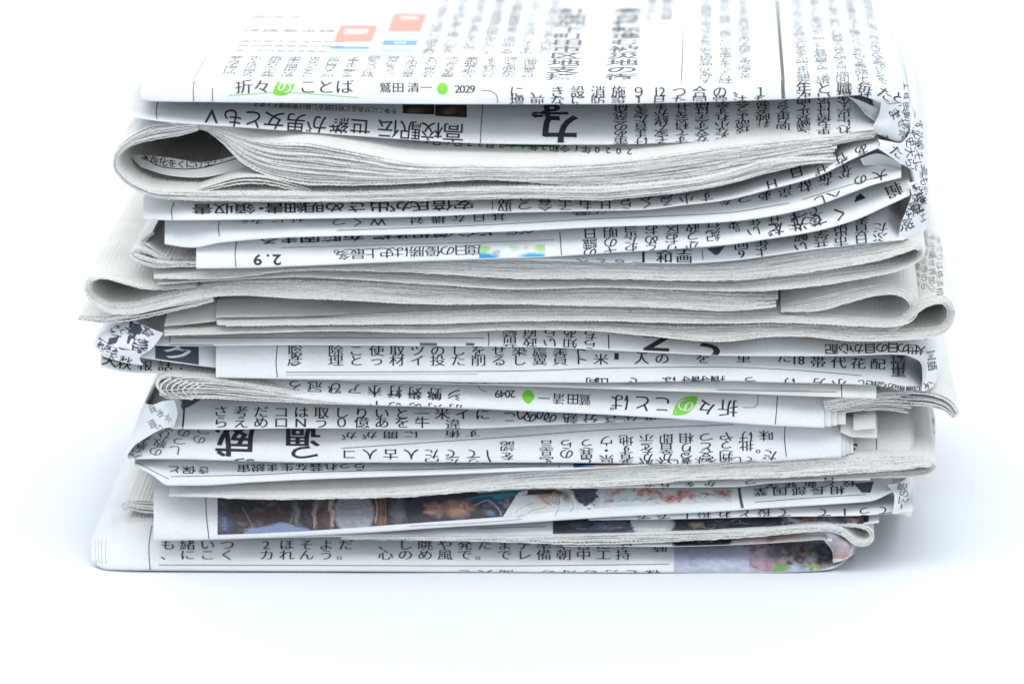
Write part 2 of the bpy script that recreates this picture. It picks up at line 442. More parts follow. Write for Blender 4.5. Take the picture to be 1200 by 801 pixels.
def shard(s, x, y, r, mat, rn, flat=0.6):
    a0 = rn.uniform(0, 6.28); k = rn.randint(4, 7)
    shape(s, [(x+r*rn.uniform(.5, 1.2)*math.cos(a0+i*6.283/k), y+flat*r*rn.uniform(.5, 1.2)*math.sin(a0+i*6.283/k)) for i in range(k)], mat)
def leaf(s, cx, cy, sx, sy, rot, mat=None):
    t = np.linspace(0, 1, 13); a = np.stack([t-.5, np.sin(t*math.pi)**0.8*0.36], 1); b = np.stack([t[::-1]-.5, -np.sin(t[::-1]*math.pi)**0.8*0.36], 1)
    q = np.vstack([a, b[1:-1]])*np.array([sx, sy]); r = math.radians(rot); c, d = math.cos(r), math.sin(r)
    shape(s, np.stack([cx+q[:, 0]*c-q[:, 1]*d, cy+q[:, 0]*d+q[:, 1]*c], 1), mat or GREEN)
def hook(pts, dy): return [(x, y+dy) for x, y in pts]

# ------------------------------------------------------------------ the white table
def table():
    th = type('T', (), {})(); th.base = np.zeros(3); th.o = None
    V = np.array([[-2500, -1500, 0], [2500, -1500, 0], [2500, 4000, 0], [-2500, 4000, 0]], float)
    m, t, b = nt('white_table'); b.inputs['Base Color'].default_value = (0.78, 0.81, 0.85, 1); b.inputs['Roughness'].default_value = 0.6
    b.inputs['Specular IOR Level'].default_value = 0.2
    o = mesh_obj('white_table_surface', V, [[0, 1, 2, 3]], [m], th); o['kind'] = 'structure'
table()

# ------------------------------------------------------------------ lower silhouettes of every fold, read from the top of the stack down
B1 = [(165,117),(180,118.5),(250,119.5),(400,121),(560,122),(700,122),(800,120),(900,117),(970,114),(1005,111.5),(1022,116),(1040,122),(1057,121)]
B2 = [(152,137),(195,143),(250,147),(300,150.5),(400,158),(500,165),(580,168.5),(700,169.5),(800,167),(900,164),(970,158.5),(1024,152)]
B4 = [(168,256),(200,258),(300,257),(400,255.5),(500,253.5),(600,249),(700,247),(750,246),(800,240.5),(850,234.5),(900,222.5),(960,205.5),(1000,186),(1030,173)]
B5 = [(193,286),(225,290),(260,284),(340,278),(500,274),(600,271),(700,266),(760,264),(850,260),(900,254),(950,243),(1000,225),(1020,217.5),(1056,208)]
B6 = [(230,314.5),(300,313.5),(340,312),(460,307),(570,303.5),(650,300.5),(700,297),(800,291),(850,287),(900,280),(950,272),(1000,258.5),(1040,241),(1066,229)]
B7 = [(560,305),(600,304.5),(670,306),(750,308),(800,308.5),(850,306),(900,300),(960,291.5),(1000,287),(1060,281)]
B10 = [(160,402),(200,405),(350,404),(430,404.5),(600,406),(660,407.5),(700,409.5),(770,413),(850,416.5),(900,417),(1000,416.5),(1045,415),(1086,418)]
B10L = [(112,408),(150,416),(200,424),(254,431)]
B11 = [(253,442),(350,444),(450,445.5),(600,448),(700,448),(800,446.5),(850,446),(900,447.5),(1000,450),(1040,453.5),(1060,458),(1084,458)]
B11b = [(400,446),(500,449),(600,451.5),(700,455),(800,458.5),(850,460),(900,462),(1027,467)]
B12 = [(118,430),(150,436),(200,438),(240,440),(300,446)]
B13 = [(225,450),(260,455),(300,460),(350,466),(400,472),(450,475),(500,476),(600,480.5),(700,485),(800,491),(850,494.5),(900,498),(966,501)]
B14 = [(200,502),(260,503),(340,501.5),(500,502.5),(560,501.5),(620,498.5),(700,495),(800,492),(880,492)]
B15 = [(150,537.5),(200,537.5),(260,539),(370,541.5),(500,541.5),(600,541.5),(700,542),(750,543),(800,544),(850,541.5),(900,540),(986,535)]
B16 = [(158,545),(178,556),(197,568.5),(230,568.5),(300,564.5),(360,561.5),(500,556.5),(620,551.5),(700,548),(760,544.5)]
B17b = [(560,577),(600,574),(700,571.5),(800,570.5),(860,570),(900,566),(960,563),(1020,562)]
B18 = [(180,633),(240,632),(300,630),(350,627.5),(440,623),(520,617.5),(600,613),(680,607.5),(740,604),(800,601),(840,599),(900,595),(980,590),(1020,587),(1046,576)]
B18b = [(690,609),(800,607.5),(900,605),(1000,604),(1040,601.5),(1070,599)]
B19 = [(300,630),(350,629),(440,628),(520,627.5),(610,626.5),(720,624.5),(860,622),(900,619.5),(950,616.5),(1000,615),(1030,612)]
B20u = [(660,640),(780,640),(860,638),(940,633.5),(962,632),(975,634)]
B21 = [(107,656),(114,663),(126,667),(180,668),(400,669),(600,670),(800,670.5),(900,670.5),(950,669),(975,666),(990,658),(1000,646)]

# ================================================================== 1. the topmost paper: page, front fold, upside-down lower half
t1 = Thing('topmost folded newspaper, red and blue charts on its face, green leaf and 2029 on fold', 600, 170, 20)
f1 = fold(t1, B1, [(165,93),(400,95),(700,96),(900,93),(1000,88),(1057,92)], Y=[(165,1.5),(250,0),(900,0),(1000,0.5),(1057,4)], run=[(165,3.5),(1000,3.5),(1057,8)], D=165, p=2.2, seed=2, name='front_page', slope=0.0, amp=0.18, lean=lambda x: LEAN-0.11*np.clip((420-x)/255, 0, 1))
f2 = fold(t1, B2, [(152,117),(400,119),(700,120),(900,115),(985,112),(1005,126),(1024,140)], Y=0.8, run=[(152,8),(400,10),(700,13),(900,11),(1024,4)], D=150, p=1.25, seed=4, name='lower_half')
p1 = patch(t1, [[(1033,119,1.0),(1030,134,3.0),(1024,146,2.0),(1020,154,2.5)],
                [(1046,123,0.5),(1045,137,1.5),(1040,150,1.5),(1036,160,3.0)],
                [(1057,119,4.0),(1059,136,4.5),(1058,152,5.0),(1054,166,6.0)],
                [(1058,96,20.0),(1064,118,20.0),(1067,140,20.0),(1066,160,20.0)],
                [(1045,20,70.0),(1054,48,70.0),(1062,80,70.0),(1066,110,70.0)]], name='side_fold', seed=8)
p1b = patch(t1, [[(992,112.5,2.5),(1008,118,5.0),(1030,128,6.0)], [(1004,122,3.0),(1016,130,5.0),(1030,138,5.5)], [(1014,134,3.0),(1022,140,4.0),(1030,146,4.0)]], name='creased_corner', seed=12)

# ================================================================== 2. cut edges and the big loop on the left
t2 = Thing('newspaper of fanned cut edges with a large open loop at left, below the topmost one', 600, 236, 20)
a2 = bundle(t2, [(228,147,2.5,4),(246,152,3.5,3.5),(266,162,8,2.5),(290,177,15,1.2),(320,187,20,-.5),(360,192,24,-2.5),(420,198,19,-3.5),(480,203,12,-4),(560,202,8.5,-4),(620,203,8.5,-4),(700,200,9,-3.5),(760,194,9,-3),(850,181,9,-2),(920,172,7.5,-1),(980,164,5,0),(1026,157,3,1.5)], n=16, tilt=0.42, rag=(0, 20), seed=21, tmax=1.5, stagger=0.3)
b2 = bundle(t2, [(980,188,3,-1),(950,189,4,-2),(920,192,6.5,-2.5),(890,198,8,-3),(850,210,7,-4),(800,219,7,-4.5),(740,225,7.5,-5),(700,228,7.5,-5),(620,226,7,-5),(560,227,7.5,-4.5),(480,229,7,-4),(400,231,6,-3.5),(300,231,6,-3),(230,230,6,-2.5),(180,227,4.5,-2),(152,215,3.5,-2),(136,198,3.3,-2),(137,182,3.6,-1.5),(150,168,5,0),(175,157,8,1.6),(205,152,8,2.4),(232,148,5,3)], n=9, tilt=0.12, seed=22, tmax=1.5, stagger=0.3)
c2 = bundle(t2, [(222,227,1.5,-2),(250,219,3,-2),(280,212,4,-2),(310,212,4,-2),(345,220,3,-2),(376,228,1.5,-2)], n=3, tilt=0.05, seed=23, tmax=1.5)
d2 = bundle(t2, [(400,211,1.5,-3),(560,208,2.5,-3.5),(700,214,4.5,-3.5),(800,206,5,-3.0),(880,192,6,-2),(940,180,6,-1.2),(981,176,7,-1)], n=4, tilt=0.36, rag=(0, 6), seed=24, tmax=2.2)
e2 = patch(t2, [[(150,180,14),(200,185,10),(240,190,8),(300,176,10)], [(165,196,6),(200,206,5),(245,207,4),(310,190,8)]], name='inner_page', seed=31, mat=PAGE, amp=0.1)

# ================================================================== 3. two folds with a headline on receipts
t3 = Thing('newspaper showing two narrow folds, the upper with an upside-down bold headline, below the large loop', 600, 272, 20)
f4 = fold(t3, B4, [(168,232),(200,233),(300,233),(600,229),(700,233),(760,229),(850,221),(900,206),(950,193),(985,170),(1010,162),(1030,163)], Y=[(168,0),(230,-3.5),(800,-4),(950,-2.5),(1030,-1)], run=[(168,5),(900,5),(1030,4)], seed=41, inner=((6,-60),(11,-60)), name='upper_fold')
f5 = fold(t3, B5, [(193,259),(230,256),(400,253),(600,247),(800,237),(900,219),(960,201),(1000,188),(1030,192),(1056,197)], Y=[(193,-2),(260,-4),(850,-4.5),(1000,-3),(1056,-1)], run=[(193,4),(800,4.5),(950,8),(1056,4)], seed=43, inner=((3,-60),(6,-70)), name='lower_fold')
p3 = patch(t3, [[(1029,163,0),(1031,169,-1.0),(1029,174,-0.8)], [(1044,166,1.5),(1046,176,0.5),(1044,184,0)], [(1058,166,6),(1061,180,4),(1058,193,3)], [(1073,138,22),(1080,168,20),(1084,200,18)], [(1070,60,75),(1080,100,75),(1088,150,75)]], seed=45, name='side_fold')
p3b = patch(t3, [[(1008,186,3),(1030,180,6),(1056,192,4)], [(1012,194,4),(1034,194,7),(1056,197,5)]], name='creased_corner', seed=47)

# ================================================================== 4. the folds marked 2.9
t4 = Thing('newspaper with white fold marked 2.9 and a tiny coloured map, pages curling at left', 600, 312, 20)
f6 = fold(t4, B6, [(230,275),(400,274),(600,268),(760,261),(850,257),(950,240),(1010,221),(1050,210),(1066,209)], Y=[(230,-5.5),(500,-5.5),(900,-5.5),(1000,-4),(1066,-2)], run=[(230,4.5),(700,5),(1000,6),(1066,6)], seed=51, inner=((3,-60),(5,-70),(8,-80)), name='upper_fold')
f7 = fold(t4, B7, [(560,301),(700,294),(800,288),(900,277),(960,266),(1010,253),(1036,246),(1052,264),(1060,270)], Y=[(560,-3.5),(900,-4),(1060,-2.5)], run=[(560,2),(800,3),(950,7),(1060,5)], seed=53, name='lower_fold')
p4 = patch(t4, [[(1064,214,-1),(1068,228,-2),(1062,246,0),(1056,262,-1),(1052,281,-1.5)], [(1074,212,2),(1079,226,1),(1076,245,1.5),(1070,262,1),(1064,280,0)], [(1082,206,8),(1087,224,7),(1085,245,6),(1080,262,6),(1076,279,5)], [(1080,160,40),(1086,190,40),(1088,215,38),(1087,240,36),(1086,262,34)], [(1066,110,85),(1070,130,85),(1076,160,84),(1078,190,82),(1080,215,80)]], seed=55, name='side_fold')
c4 = bundle(t4, [(240,309,4,-1),(205,310,4,-1),(182,309,5,-1),(164,304,5,-1),(155,298,4,-.5),(163,293,3,0),(176,296,2.5,0),(186,301,2,0),(200,305,2,0)], n=6, seed=57, tmax=1.4, tilt=0.0)
c4b = bundle(t4, [(232,303,2,1),(205,304,3,1),(186,299,4,1),(174,291,4,1),(166,283,3,2),(180,272,2,4)], n=5, seed=58, tmax=1.3, tilt=0.0)

# ================================================================== 5. long bands of cut edges, loop at left, roll at right
t5 = Thing('newspaper of long wavy grey cut edges at mid height, dark loop at its left end', 600, 363, 20)
a5 = bundle(t5, [(180,323,3.68,-1),(260,321,5.52,-2),(340,314,3.68,-2.5),(420,313,4.60,-3),(500,313,7.36,-3),(600,316,10.58,-3),(700,317,9.66,-3),(850,319,10.12,-3),(950,307,11.96,-2.5),(1000,300,11.04,-2.5),(1035,294,9.66,-2.5),(1060,289,7.36,-2.5),(1074,287,5.52,-2.5),(1081,294,4.14,-2.5),(1076,303,3.68,-2.5),(1062,310,4.60,-2.5),(1040,315,6.44,-2.5),(1000,321,7.82,-2.5),(950,328,8.74,-2.5),(900,333,8.74,-2.5),(850,336,5.98,-2.5),(700,332.5,5.06,-2.5),(600,334,5.98,-2.5),(500,327.5,5.98,-2.5),(400,322.5,5.06,-2.3),(340,320.5,5.06,-2),(260,325,4.14,-1.5),(185,331,2.76,-1)], n=17, seed=61, shear=1.7, tmax=2.0, tilt=0.15)
b5 = bundle(t5, [(912,353,7.36,-2.5),(850,354,11.04,-2.5),(780,351,10.58,-2.5),(700,349,10.58,-2.5),(600,349,8.28,-2.5),(500,346,11.50,-2.5),(420,342,11.50,-2.5),(340,339,11.04,-2.3),(280,338,9.20,-2),(240,342,8.28,-2),(200,350,8.28,-1.5),(160,360,7.82,-1),(130,361,7.36,-1),(112,352,5.98,-1),(103,340,4.60,-1),(106,328,3.68,-.5),(120,323,3.68,0),(148,328,5.52,0),(176,334,5.52,0),(230,333,3.68,0)], n=18, seed=62, rag=(42, 0), shear=1.7, tmax=2.0, tilt=0.12)
c5 = bundle(t5, [(92,372,2,3),(125,374,4,2),(160,368,6,1),(205,358,6,.5),(250,350,3,0)], n=5, seed=63, tmax=2.0, tilt=0.0)

# ================================================================== 6. two loops on the right
t6 = Thing('newspaper whose grey page edges turn back in two nested open loops at right', 600, 395, 20)
a6 = bundle(t6, [(915,361,4.60,-1),(960,356,8.28,-1.5),(1000,346,7.36,-2),(1035,339,6.44,-2),(1060,343,5.98,-2),(1072,357,5.52,-2),(1065,372,5.98,-2),(1045,378,5.52,-2),(1000,376,6.44,-2),(950,373,6.44,-2),(900,372,5.98,-2),(850,373,6.44,-2),(780,371,7.36,-2),(700,369,7.36,-2),(600,369,7.82,-2),(500,372,7.82,-2),(400,375,5.52,-2),(320,377,4.60,-2),(254,378,4.60,-2)], n=13, seed=71, rag=(0, 22), shear=1.4, tmax=2.0, tilt=0.30)
b6 = bundle(t6, [(1030,392,4.60,-1),(1052,380,4.60,-1.5),(1068,366,5.06,-2),(1086,354,5.52,-2),(1104,351,5.06,-2),(1114,361,4.60,-2),(1113,376,5.06,-2),(1100,387,6.44,-2),(1070,391,7.36,-2),(1000,391.5,8.74,-2),(950,387.5,7.82,-2),(900,387,8.28,-2),(850,391,9.66,-2),(800,390,8.28,-2),(700,383,5.52,-2),(600,381,5.98,-2),(500,384.5,5.98,-2),(400,383.5,4.60,-2),(300,386,4.60,-2),(192,389,4.60,-1.5)], n=14, seed=72, rag=(0, 26), shear=1.4, tmax=2.0, tilt=0.12)
e6 = patch(t6, [[(254,350,8),(360,350,8),(470,360,6),(600,362,3)], [(253,372,-1.6),(360,370,-1.6),(470,365,-1.8),(600,361.5,-2)]], name='inner_page', nu=24, seed=75, amp=0.1, mat=PAGE)
e6b = patch(t6, [[(200,352,10),(225,350,10),(252,347,10)], [(192,382,-1),(220,380,-1),(256,376,-1)]], name='inner_page', seed=76, amp=0.15, mat=PAGE)

# ================================================================== 7. the paper with the white on dark katakana block
t7 = Thing('newspaper with a dark block bearing a white katakana mark at its left end', 600, 450, 20)
f10 = fold(t7, B10, [(160,372),(200,386),(400,386),(600,383),(700,386),(800,396),(850,399),(900,394),(1000,399),(1070,398),(1086,404)], Y=[(160,3),(240,-1),(900,-1.5),(1086,0)], run=[(160,5),(500,3),(1086,4)], seed=81, name='upper_fold', inner=((10,-60),))
f10L = fold(t7, B10L, [(112,394),(125,384),(150,374),(180,364),(215,372),(254,398)], Y=[(112,6),(140,2),(254,0.5)], run=[(112,10),(180,9),(254,4)], seed=83, name='upper_fold', D=120)
f11 = fold(t7, B11, [(253,402),(600,404),(850,414),(1000,414),(1036,413),(1060,428),(1084,455)], Y=[(253,-2.5),(900,-2.5),(1084,-1)], run=[(253,3),(900,4),(1040,7),(1084,2)], seed=85, name='lower_fold', inner=((3,-60),(5,-80)))
f11b = fold(t7, B11b, [(400,443),(600,445),(850,444),(900,445),(1027,447)], Y=-1.8, run=2.0, seed=87, name='inner_fold', mat=PAGE)
f12 = fold(t7, B12, [(118,408),(150,414),(200,421),(300,440)], Y=[(118,5),(160,2),(300,1)], run=4, seed=89, name='bottom_fold')
p7 = patch(t7, [[(1060,415,2),(1078,424,1),(1081,440,0),(1080,458,-1)], [(1070,412,1),(1086,420,0),(1088,438,-.5),(1086,457,-.5)], [(1080,410,4),(1094,416,5),(1097,434,5),(1094,452,5)], [(1090,380,30),(1100,394,30),(1106,416,30),(1104,434,30)], [(1080,320,80),(1092,340,80),(1098,366,80),(1100,390,80)]], seed=91, name='side_fold')

p7b = patch(t7, [[(150,374,5),(164,379,1),(178,385,-.5),(192,390,0)], [(122,388,4),(138,396,-.5),(158,402,-2),(178,408,-1.5)], [(110,402,4),(124,409,-.5),(142,413,-2),(164,418,-1.5)], [(120,416,5),(132,421,1.5),(148,425,-.5),(168,428,-.5)]], seed=93, name='creased_corner', amp=0.35)

# ================================================================== 8. green leaf 2049
t8 = Thing('newspaper with an upside-down fold showing a green leaf and 2049, pages rolled at left', 600, 490, 20)
f13 = fold(t8, B13, [(225,436),(300,441),(400,442),(600,448),(700,452),(850,457),(966,461)], Y=[(225,0),(400,-2.5),(966,-2.5)], run=[(225,2),(500,4),(966,4)], seed=95, name='outer_sheet', inner=((30,8),(40,15),(40,25)))
a8 = bundle(t8, [(560,479,1.2,0),(500,475,2,-.5),(440,472,3,-1),(380,468,5.5,-1.5),(330,463,8,-2),(290,459,10.5,-2),(250,455,12,-2),(222,454,12.5,-2),(200,456,11,-1.5),(187,456,7,-1)], n=9, seed=97, tmax=1.6, tilt=0.1)
b8 = bundle(t8, [(226,467,2,-1.6),(204,465,2,-1.6),(190,459,2,-1.6),(184,451,2,-1.4),(188,443,2,-1.2),(202,440.5,2,-1.2),(230,443,2,-1.4),(280,450,2,-1.6),(340,459,1.8,-1.6)], n=3, seed=98, tmax=1.6, tilt=0.05)
for k in range(7):
    x0 = 188+k*6.5; h0 = 10.5-k*0.5
    bundle(t8, [(x0+13,444+k*.9,.8,-2.4),(x0+4,448+k,.8,-2.4),(x0,455+k*.5,.8,-2.4),(x0+4,461+k*.3,.8,-2.4),(x0+16,466,.8,-2.4)], n=1, seed=99+k, D=20, tmax=1.4, tilt=0, name='curled_page') 
d8 = bundle(t8, [(966,478,8,0),(1000,473,9,1),(1035,470,10,2),(1068,472,12,3)], n=10, seed=107, rag=(0, 14), tmax=1.4, tilt=0.1)
bundle(t8, [(1030,464,9,4),(1068,466,9,4),(1092,468,9,3.5),(1110,475,8,3.5),(1121,487,5,4)], n=6, seed=111, tmax=2.0, tilt=0.05, D=120, stagger=0.5)

# ================================================================== 9. bold mincho headline
t9 = Thing('newspaper with big bold upside-down headline characters near the left of its fold', 600, 535, 20)
f14 = fold(t9, B14, [(200,478),(215,468),(300,466),(400,468),(500,474),(600,478),(700,483),(800,489),(880,490)], Y=[(200,2),(300,-0.5),(880,0)], run=[(200,8),(300,6),(600,4),(880,1)], seed=121, name='upper_fold')
f15 = fold(t9, B15, [(150,520),(165,505),(200,499),(300,500),(500,500),(620,496),(700,492),(800,489),(880,489),(986,494)], Y=[(150,3),(220,-1.5),(900,-2.5),(986,-2)], run=[(150,7),(300,5),(800,4),(986,4)], seed=123, name='lower_fold', inner=((20,5),(30,9),(40,14)))
p9 = patch(t9, [[(204,468,1),(208,484,1),(204,500,0)], [(190,470,0),(192,486,0),(188,503,-1)], [(178,474,3),(174,494,2),(160,520,2)], [(170,470,10),(160,495,10),(146,534,6)], [(205,395,90),(190,420,90),(175,460,90)]], seed=127, name='side_fold')
d9 = fold(t9, [(985,506),(1000,512),(1028,513)], [(985,490),(1028,488)], Y=0.5, run=2, D=100, seed=128, name='inner_page', mat=PAGE)
d9b = fold(t9, [(1000,504),(1026,502)], [(1000,486),(1026,484)], Y=-0.2, run=2, D=100, seed=129, name='inner_page', mat=PAGE)

# ================================================================== 10. the paper with the numeral 3
t10 = Thing('newspaper with dotted grey edges turning back at right below a page end marked 3', 600, 572, 20)
f16 = fold(t10, B16, [(158,538),(200,536),(400,540),(620,540),(760,540)], Y=[(158,2),(200,-2.2),(760,-2.6)], run=[(158,4),(760,2.5)], seed=131, name='upper_fold')
g10 = fold(t10, [(960,538),(1003,534),(1030,533),(1067,531)], [(960,492),(1003,491),(1040,489),(1064,488)], Y=[(960,2),(1067,2)], run=[(960,4),(1067,6)], D=115, seed=133, name='page_end', mat=PAGE, inner=((0,2),(0,4)))
g10b = fold(t10, [(1050,540),(1080,536),(1096,541)], [(1050,500),(1080,493),(1093,492)], Y=5, run=16, D=115, seed=134, name='page_end')
a10 = bundle(t10, [(198,580,1.5,-1),(230,579,2.5,-1.5),(300,580,4.5,-2),(360,579.5,5,-2),(440,577.5,5.5,-2),(480,576,6,-2),(520,572,6.5,-2),(600,564,8.5,-2),(700,559,11,-2),(800,554,9.5,-2),(850,551,10,-2),(900,549,11,-2),(980,545.5,10,-1.5),(1050,542.5,8.5,-1),(1080,541,6,-.5),(1093,544,4,0),(1092,551,4,0),(1076,555,4,0),(1040,556,4,0),(1000,557.5,3,0),(960,559.5,2.2,0),(925,562,1.5,0)], n=14, seed=135, shear=0.8, tmax=2.2, tilt=0.35)
f17b = fold(t10, B17b, [(560,575),(700,566),(800,561),(900,558),(1020,555)], Y=-1, run=1.5, seed=137, name='lower_fold', D=110)

# ================================================================== 11. colour photograph on the fold
t11 = Thing('newspaper with a long dark photograph of people printed along its white fold', 600, 610, 20)
f18 = fold(t11, B18, [(180,573),(230,576),(300,583),(360,583),(480,581),(560,573),(700,568),(860,567),(950,562),(1020,560),(1046,566)], Y=[(180,-2.5),(600,-2.5),(980,-2),(1046,1)], run=[(180,5),(600,4),(980,5),(1046,4)], seed=141, name='upper_fold', inner=((5,-60),(8,-70),(12,-70)), amp=0.2)
f18b = fold(t11, B18b, [(690,606),(760,600),(840,596),(900,592),(980,587),(1025,584),(1050,577),(1070,575)], Y=[(690,-1.5),(1000,-2),(1070,1)], run=[(690,1),(900,2),(1070,6)], seed=143, name='lower_fold')
p11 = patch(t11, [[(1040,568,2),(1048,580,0),(1046,602,-.5)], [(1056,564,6),(1062,580,4),(1058,602,2)], [(1064,556,16),(1070,578,14),(1068,604,12)], [(1060,500,60),(1068,530,60),(1068,560,60)]], seed=145, name='side_fold')

# ================================================================== 12. narrow dark picture strip
t12 = Thing('newspaper with a thin dark picture strip and a small curled loop at its right', 600, 632, 20)
f19 = fold(t12, B19, [(300,622),(440,620),(600,611),(700,606),(860,604),(1000,602),(1030,603)], Y=[(300,-1.5),(1030,-1)], run=[(300,1.5),(700,3),(1030,2)], seed=151, name='outer_sheet', inner=((20,-40),))
a12 = bundle(t12, [(400,630,1.2,-1.5),(520,631,2,-2),(600,631.5,3.5,-2),(680,632,5.5,-2),(760,630,5.5,-2),(840,627,4.5,-2),(900,623.5,4,-2),(950,619,3.5,-2),(975,619,3.5,-2),(990,625,3.5,-2),(1003,635,3.5,-2),(1015,636.5,3,-2),(1022,629,2.8,-1.5),(1018,620,2.8,-1.5),(1005,616,2.5,-1.5),(975,614.5,1.5,-1)], n=5, seed=153, tmax=2.0, tilt=0.2)
for (xx, yy, ww) in ((147,592,8),(150,611,5)):
    bundle(t12, [(192,yy+2,ww,10),(168,yy+.5,ww,12),(xx+4,yy-1,ww*0.7,14),(xx-4,yy+3,ww*.5,15)], n=5, seed=int(xx), tmax=2.2, tilt=0.1, D=90, name='inner_pages')

# ================================================================== 13. the bottom paper
t13 = Thing('bottom newspaper touching the white table, crumpled colourful photograph at its right end', 600, 668.5, 20)
f21 = fold(t13, B21, [(107,630),(122,622),(180,612),(300,624),(600,629),(700,633),(800,637),(900,633),(936,632),(950,640),(964,651),(985,650),(1000,643)], Y=[(107,3),(126,0),(180,-1.5),(900,-2),(970,-1),(1000,4)], run=[(107,6),(300,6),(900,5),(960,6),(1000,1)], seed=161, name='outer_sheet', inner=((4,-40),(8,-60)), lip=0.35)
f20 = fold(t13, B20u, [(660,634),(760,631),(860,626),(920,622),(960,618),(975,622)], Y=-1.5, run=2.5, seed=163, name='upper_fold', D=110)
p13 = patch(t13, [[(950,617,2),(964,631,0.5),(975,645,0.5),(976,659,0.5)], [(962,616,0),(976,628,-1.2),(987,641,-1.5),(986,657,-.8)], [(974,617,2),(989,629,0.5),(998,641,0),(996,652,0)], [(992,610,16),(999,622,15),(1003,636,14),(1002,648,12)]], seed=165, name='side_fold')

# ================================================================== everything printed on the papers
# ---- 1. front page, on its fold
H = 0.018
def leaflogo(s, cx, cy, up):
    leaf(s, cx, cy, 30, 25, -35)
leaf(f1, 333, 102, 31, 26, -32)
f1.lift = 0.08; put(f1, 'の', 333, 102.5, 17, 15, 6, 0.0, WHITEINK); f1.lift = 0.06
for ch, x in (('折', 285), ('々', 306), ('こ', 360), ('と', 381), ('ば', 403)): put(f1, ch, x, 102, 21, 17, 0, -0.006)
rule(f1, [(268, 112), (335, 108.5), (420, 114.5)], 0.8, GREEN)
for ch, x in (('鷲', 451), ('田', 466), ('清', 484), ('一', 499)): put(f1, ch, x, 103, 14, 12, 0, 0)
shape(f1, [(518.5+6.6*math.sin(i*6.283/20), 104+7*math.cos(i*6.283/20)) for i in range(20)], GREEN)
line(f1, '2029', 536, 5.9, 0, 13, 12, abs_y=104.5)
rule(f1, [(564, 106), (575, 107), (582, 112), (583, 121)], 0.8)
rule(f1, [(228, 92), (226.5, 105), (227, 119)], 1.0); rule(f1, [(249, 103), (249, 119)], 1.0)
c1 = 'に、き設消施９一つ合の、１'
for i, ch in enumerate(c1):
    if ch == '一':
        line(f1, '12', 769, 7, 0, 15, 14, abs_y=107.5); continue
    put(f1, ch, 605+i*23.8, 108 if ch != '、' else 106, 17, 14, 0, -0.004)
for i, ch in enumerate('増前なに防設１月た同党法た'): put(f1, ch, 605+i*23.8, 118.5, 17, 13, 0, -0.004)
for i, ch in enumerate('年と職毎た'): put(f1, ch, 941+i*23.8, 103.5+i*0.2+(6 if i == 4 else 0), 18, 14, (i-1)*4 if i < 4 else 30, -0.002)
for i, ch in enumerate('次い場せ'): put(f1, ch, 941+i*23.8, 113.5, 18, 12, 0, -0.002)
put(f1, 'と', 1053, 115, 18, 13, 35, 0)
rule(f1, [(917, 92), (917.5, 104), (918, 116)], 4.2, GREY)

# ---- 1b. the page itself, laid out in page millimetres behind the fold (u = picture x at the fold, v = mm back from the fold)
FT = lambda u: np.array([np.interp(u, f1.xs, f1.rowtop[:, k]) for k in range(3)])
def page_put(ch, u, v, w, h, wt=0.0, mat=None):
    if ch in ' \u3000': return
    V, F = glyph(ch, wt)
    if not len(F): return
    b = FT(u); P = np.stack([b[0]+LEAN*(v)+V[:, 0]*w+LEAN*V[:, 1]*h, b[1]+v+V[:, 1]*h, np.full(len(V), b[2])], 1)
    f1.add(f1.down(P), F, mat or INK)
def page_rect(u0, u1, v0, v1, mat):
    a, b = FT(u0), FT(u1); nu = max(3, int((u1-u0)/4)); nv = max(2, int((v1-v0)/1.2))
    U, Vv = np.meshgrid(np.linspace(0, 1, nu), np.linspace(v0, v1, nv))
    P = np.stack([a[0]+(b[0]-a[0])*U+LEAN*Vv, a[1]+(b[1]-a[1])*U+Vv, a[2]+(b[2]-a[2])*U], -1).reshape(-1, 3)
    f1.add(f1.down(P), grid_quads_tri(nv, nu), mat)
def page_cols(u0, u1, pitch, v0, v1, w=3.3, h=2.9, gap=3.05, mat=None):
    u = u0
    while u <= u1:
        v = v1; stop = v0 if random.random() < .93 else v0+random.uniform(2, 8)
        while v > stop:
            page_put(random.choice(POOL), u, v, w, h, -0.006, mat); v -= gap
        u += pitch
page_cols(262, 632, 23.6, 3, 27, mat=GREY)
page_cols(490, 632, 23.6, 33, 110, mat=GREY)
for u in (340, 372, 404, 436): pass
for j, (v, n, q) in enumerate(((35, 9, 2.2), (41, 9, 2.6), (46.5, 9, 2.6), (60, 5, 4.2), (71, 5, 2.6), (78, 4, 4.0))):
    for i in range(n): page_put(random.choice('一世論調査結果内閣支持率不明反対賛成政党'), 262+i*(q*5.6), v, q, q*.8, 0, GREY)
def chart(u0, u1, rows):
    for v0, v1, m in rows: page_rect(u0, u1, v0, v1, m)
chart(370, 417, ((47, 68, RED), (38.2, 41, BLUE), (34.5, 37, MINT)))
chart(431, 473, ((60, 84, RED), (48.6, 59.6, LBLUE), (43, 48.2, BLUE), (34.5, 38.8, MINT)))
page_rect(420, 474, 29.2, 29.8, GREY)
f1.lift = 0.075
for v in (56.5, 60): page_rect(378, 408, v, v+2.2, WHITEINK)
page_rect(441, 464, 76, 79, WHITEINK); page_rect(445, 460, 45, 46.6, WHITEINK)
f1.lift = 0.06
for (u, txt) in ((656, '計画施下町田市区地支援'), (726, '高台移転進む被災地の街')):
    for i, ch in enumerate(reversed(txt)): page_put(ch, u, 5.5+i*8.3, 7.4, 7.6, 0.012, GREY)
page_cols(826, 896, 23.6, -1.6, 110, mat=GREY); page_cols(941, 1050, 22.8, -1.2, 115, mat=GREY)
page_rect(798, 799.2, -1.0, 95, GREY); page_rect(915.5, 919.5, -2.6, 100, GREY); page_cols(756, 776, 20, 74, 110, mat=GREY)
page_rect(226, 227, 0, 26, PALE)

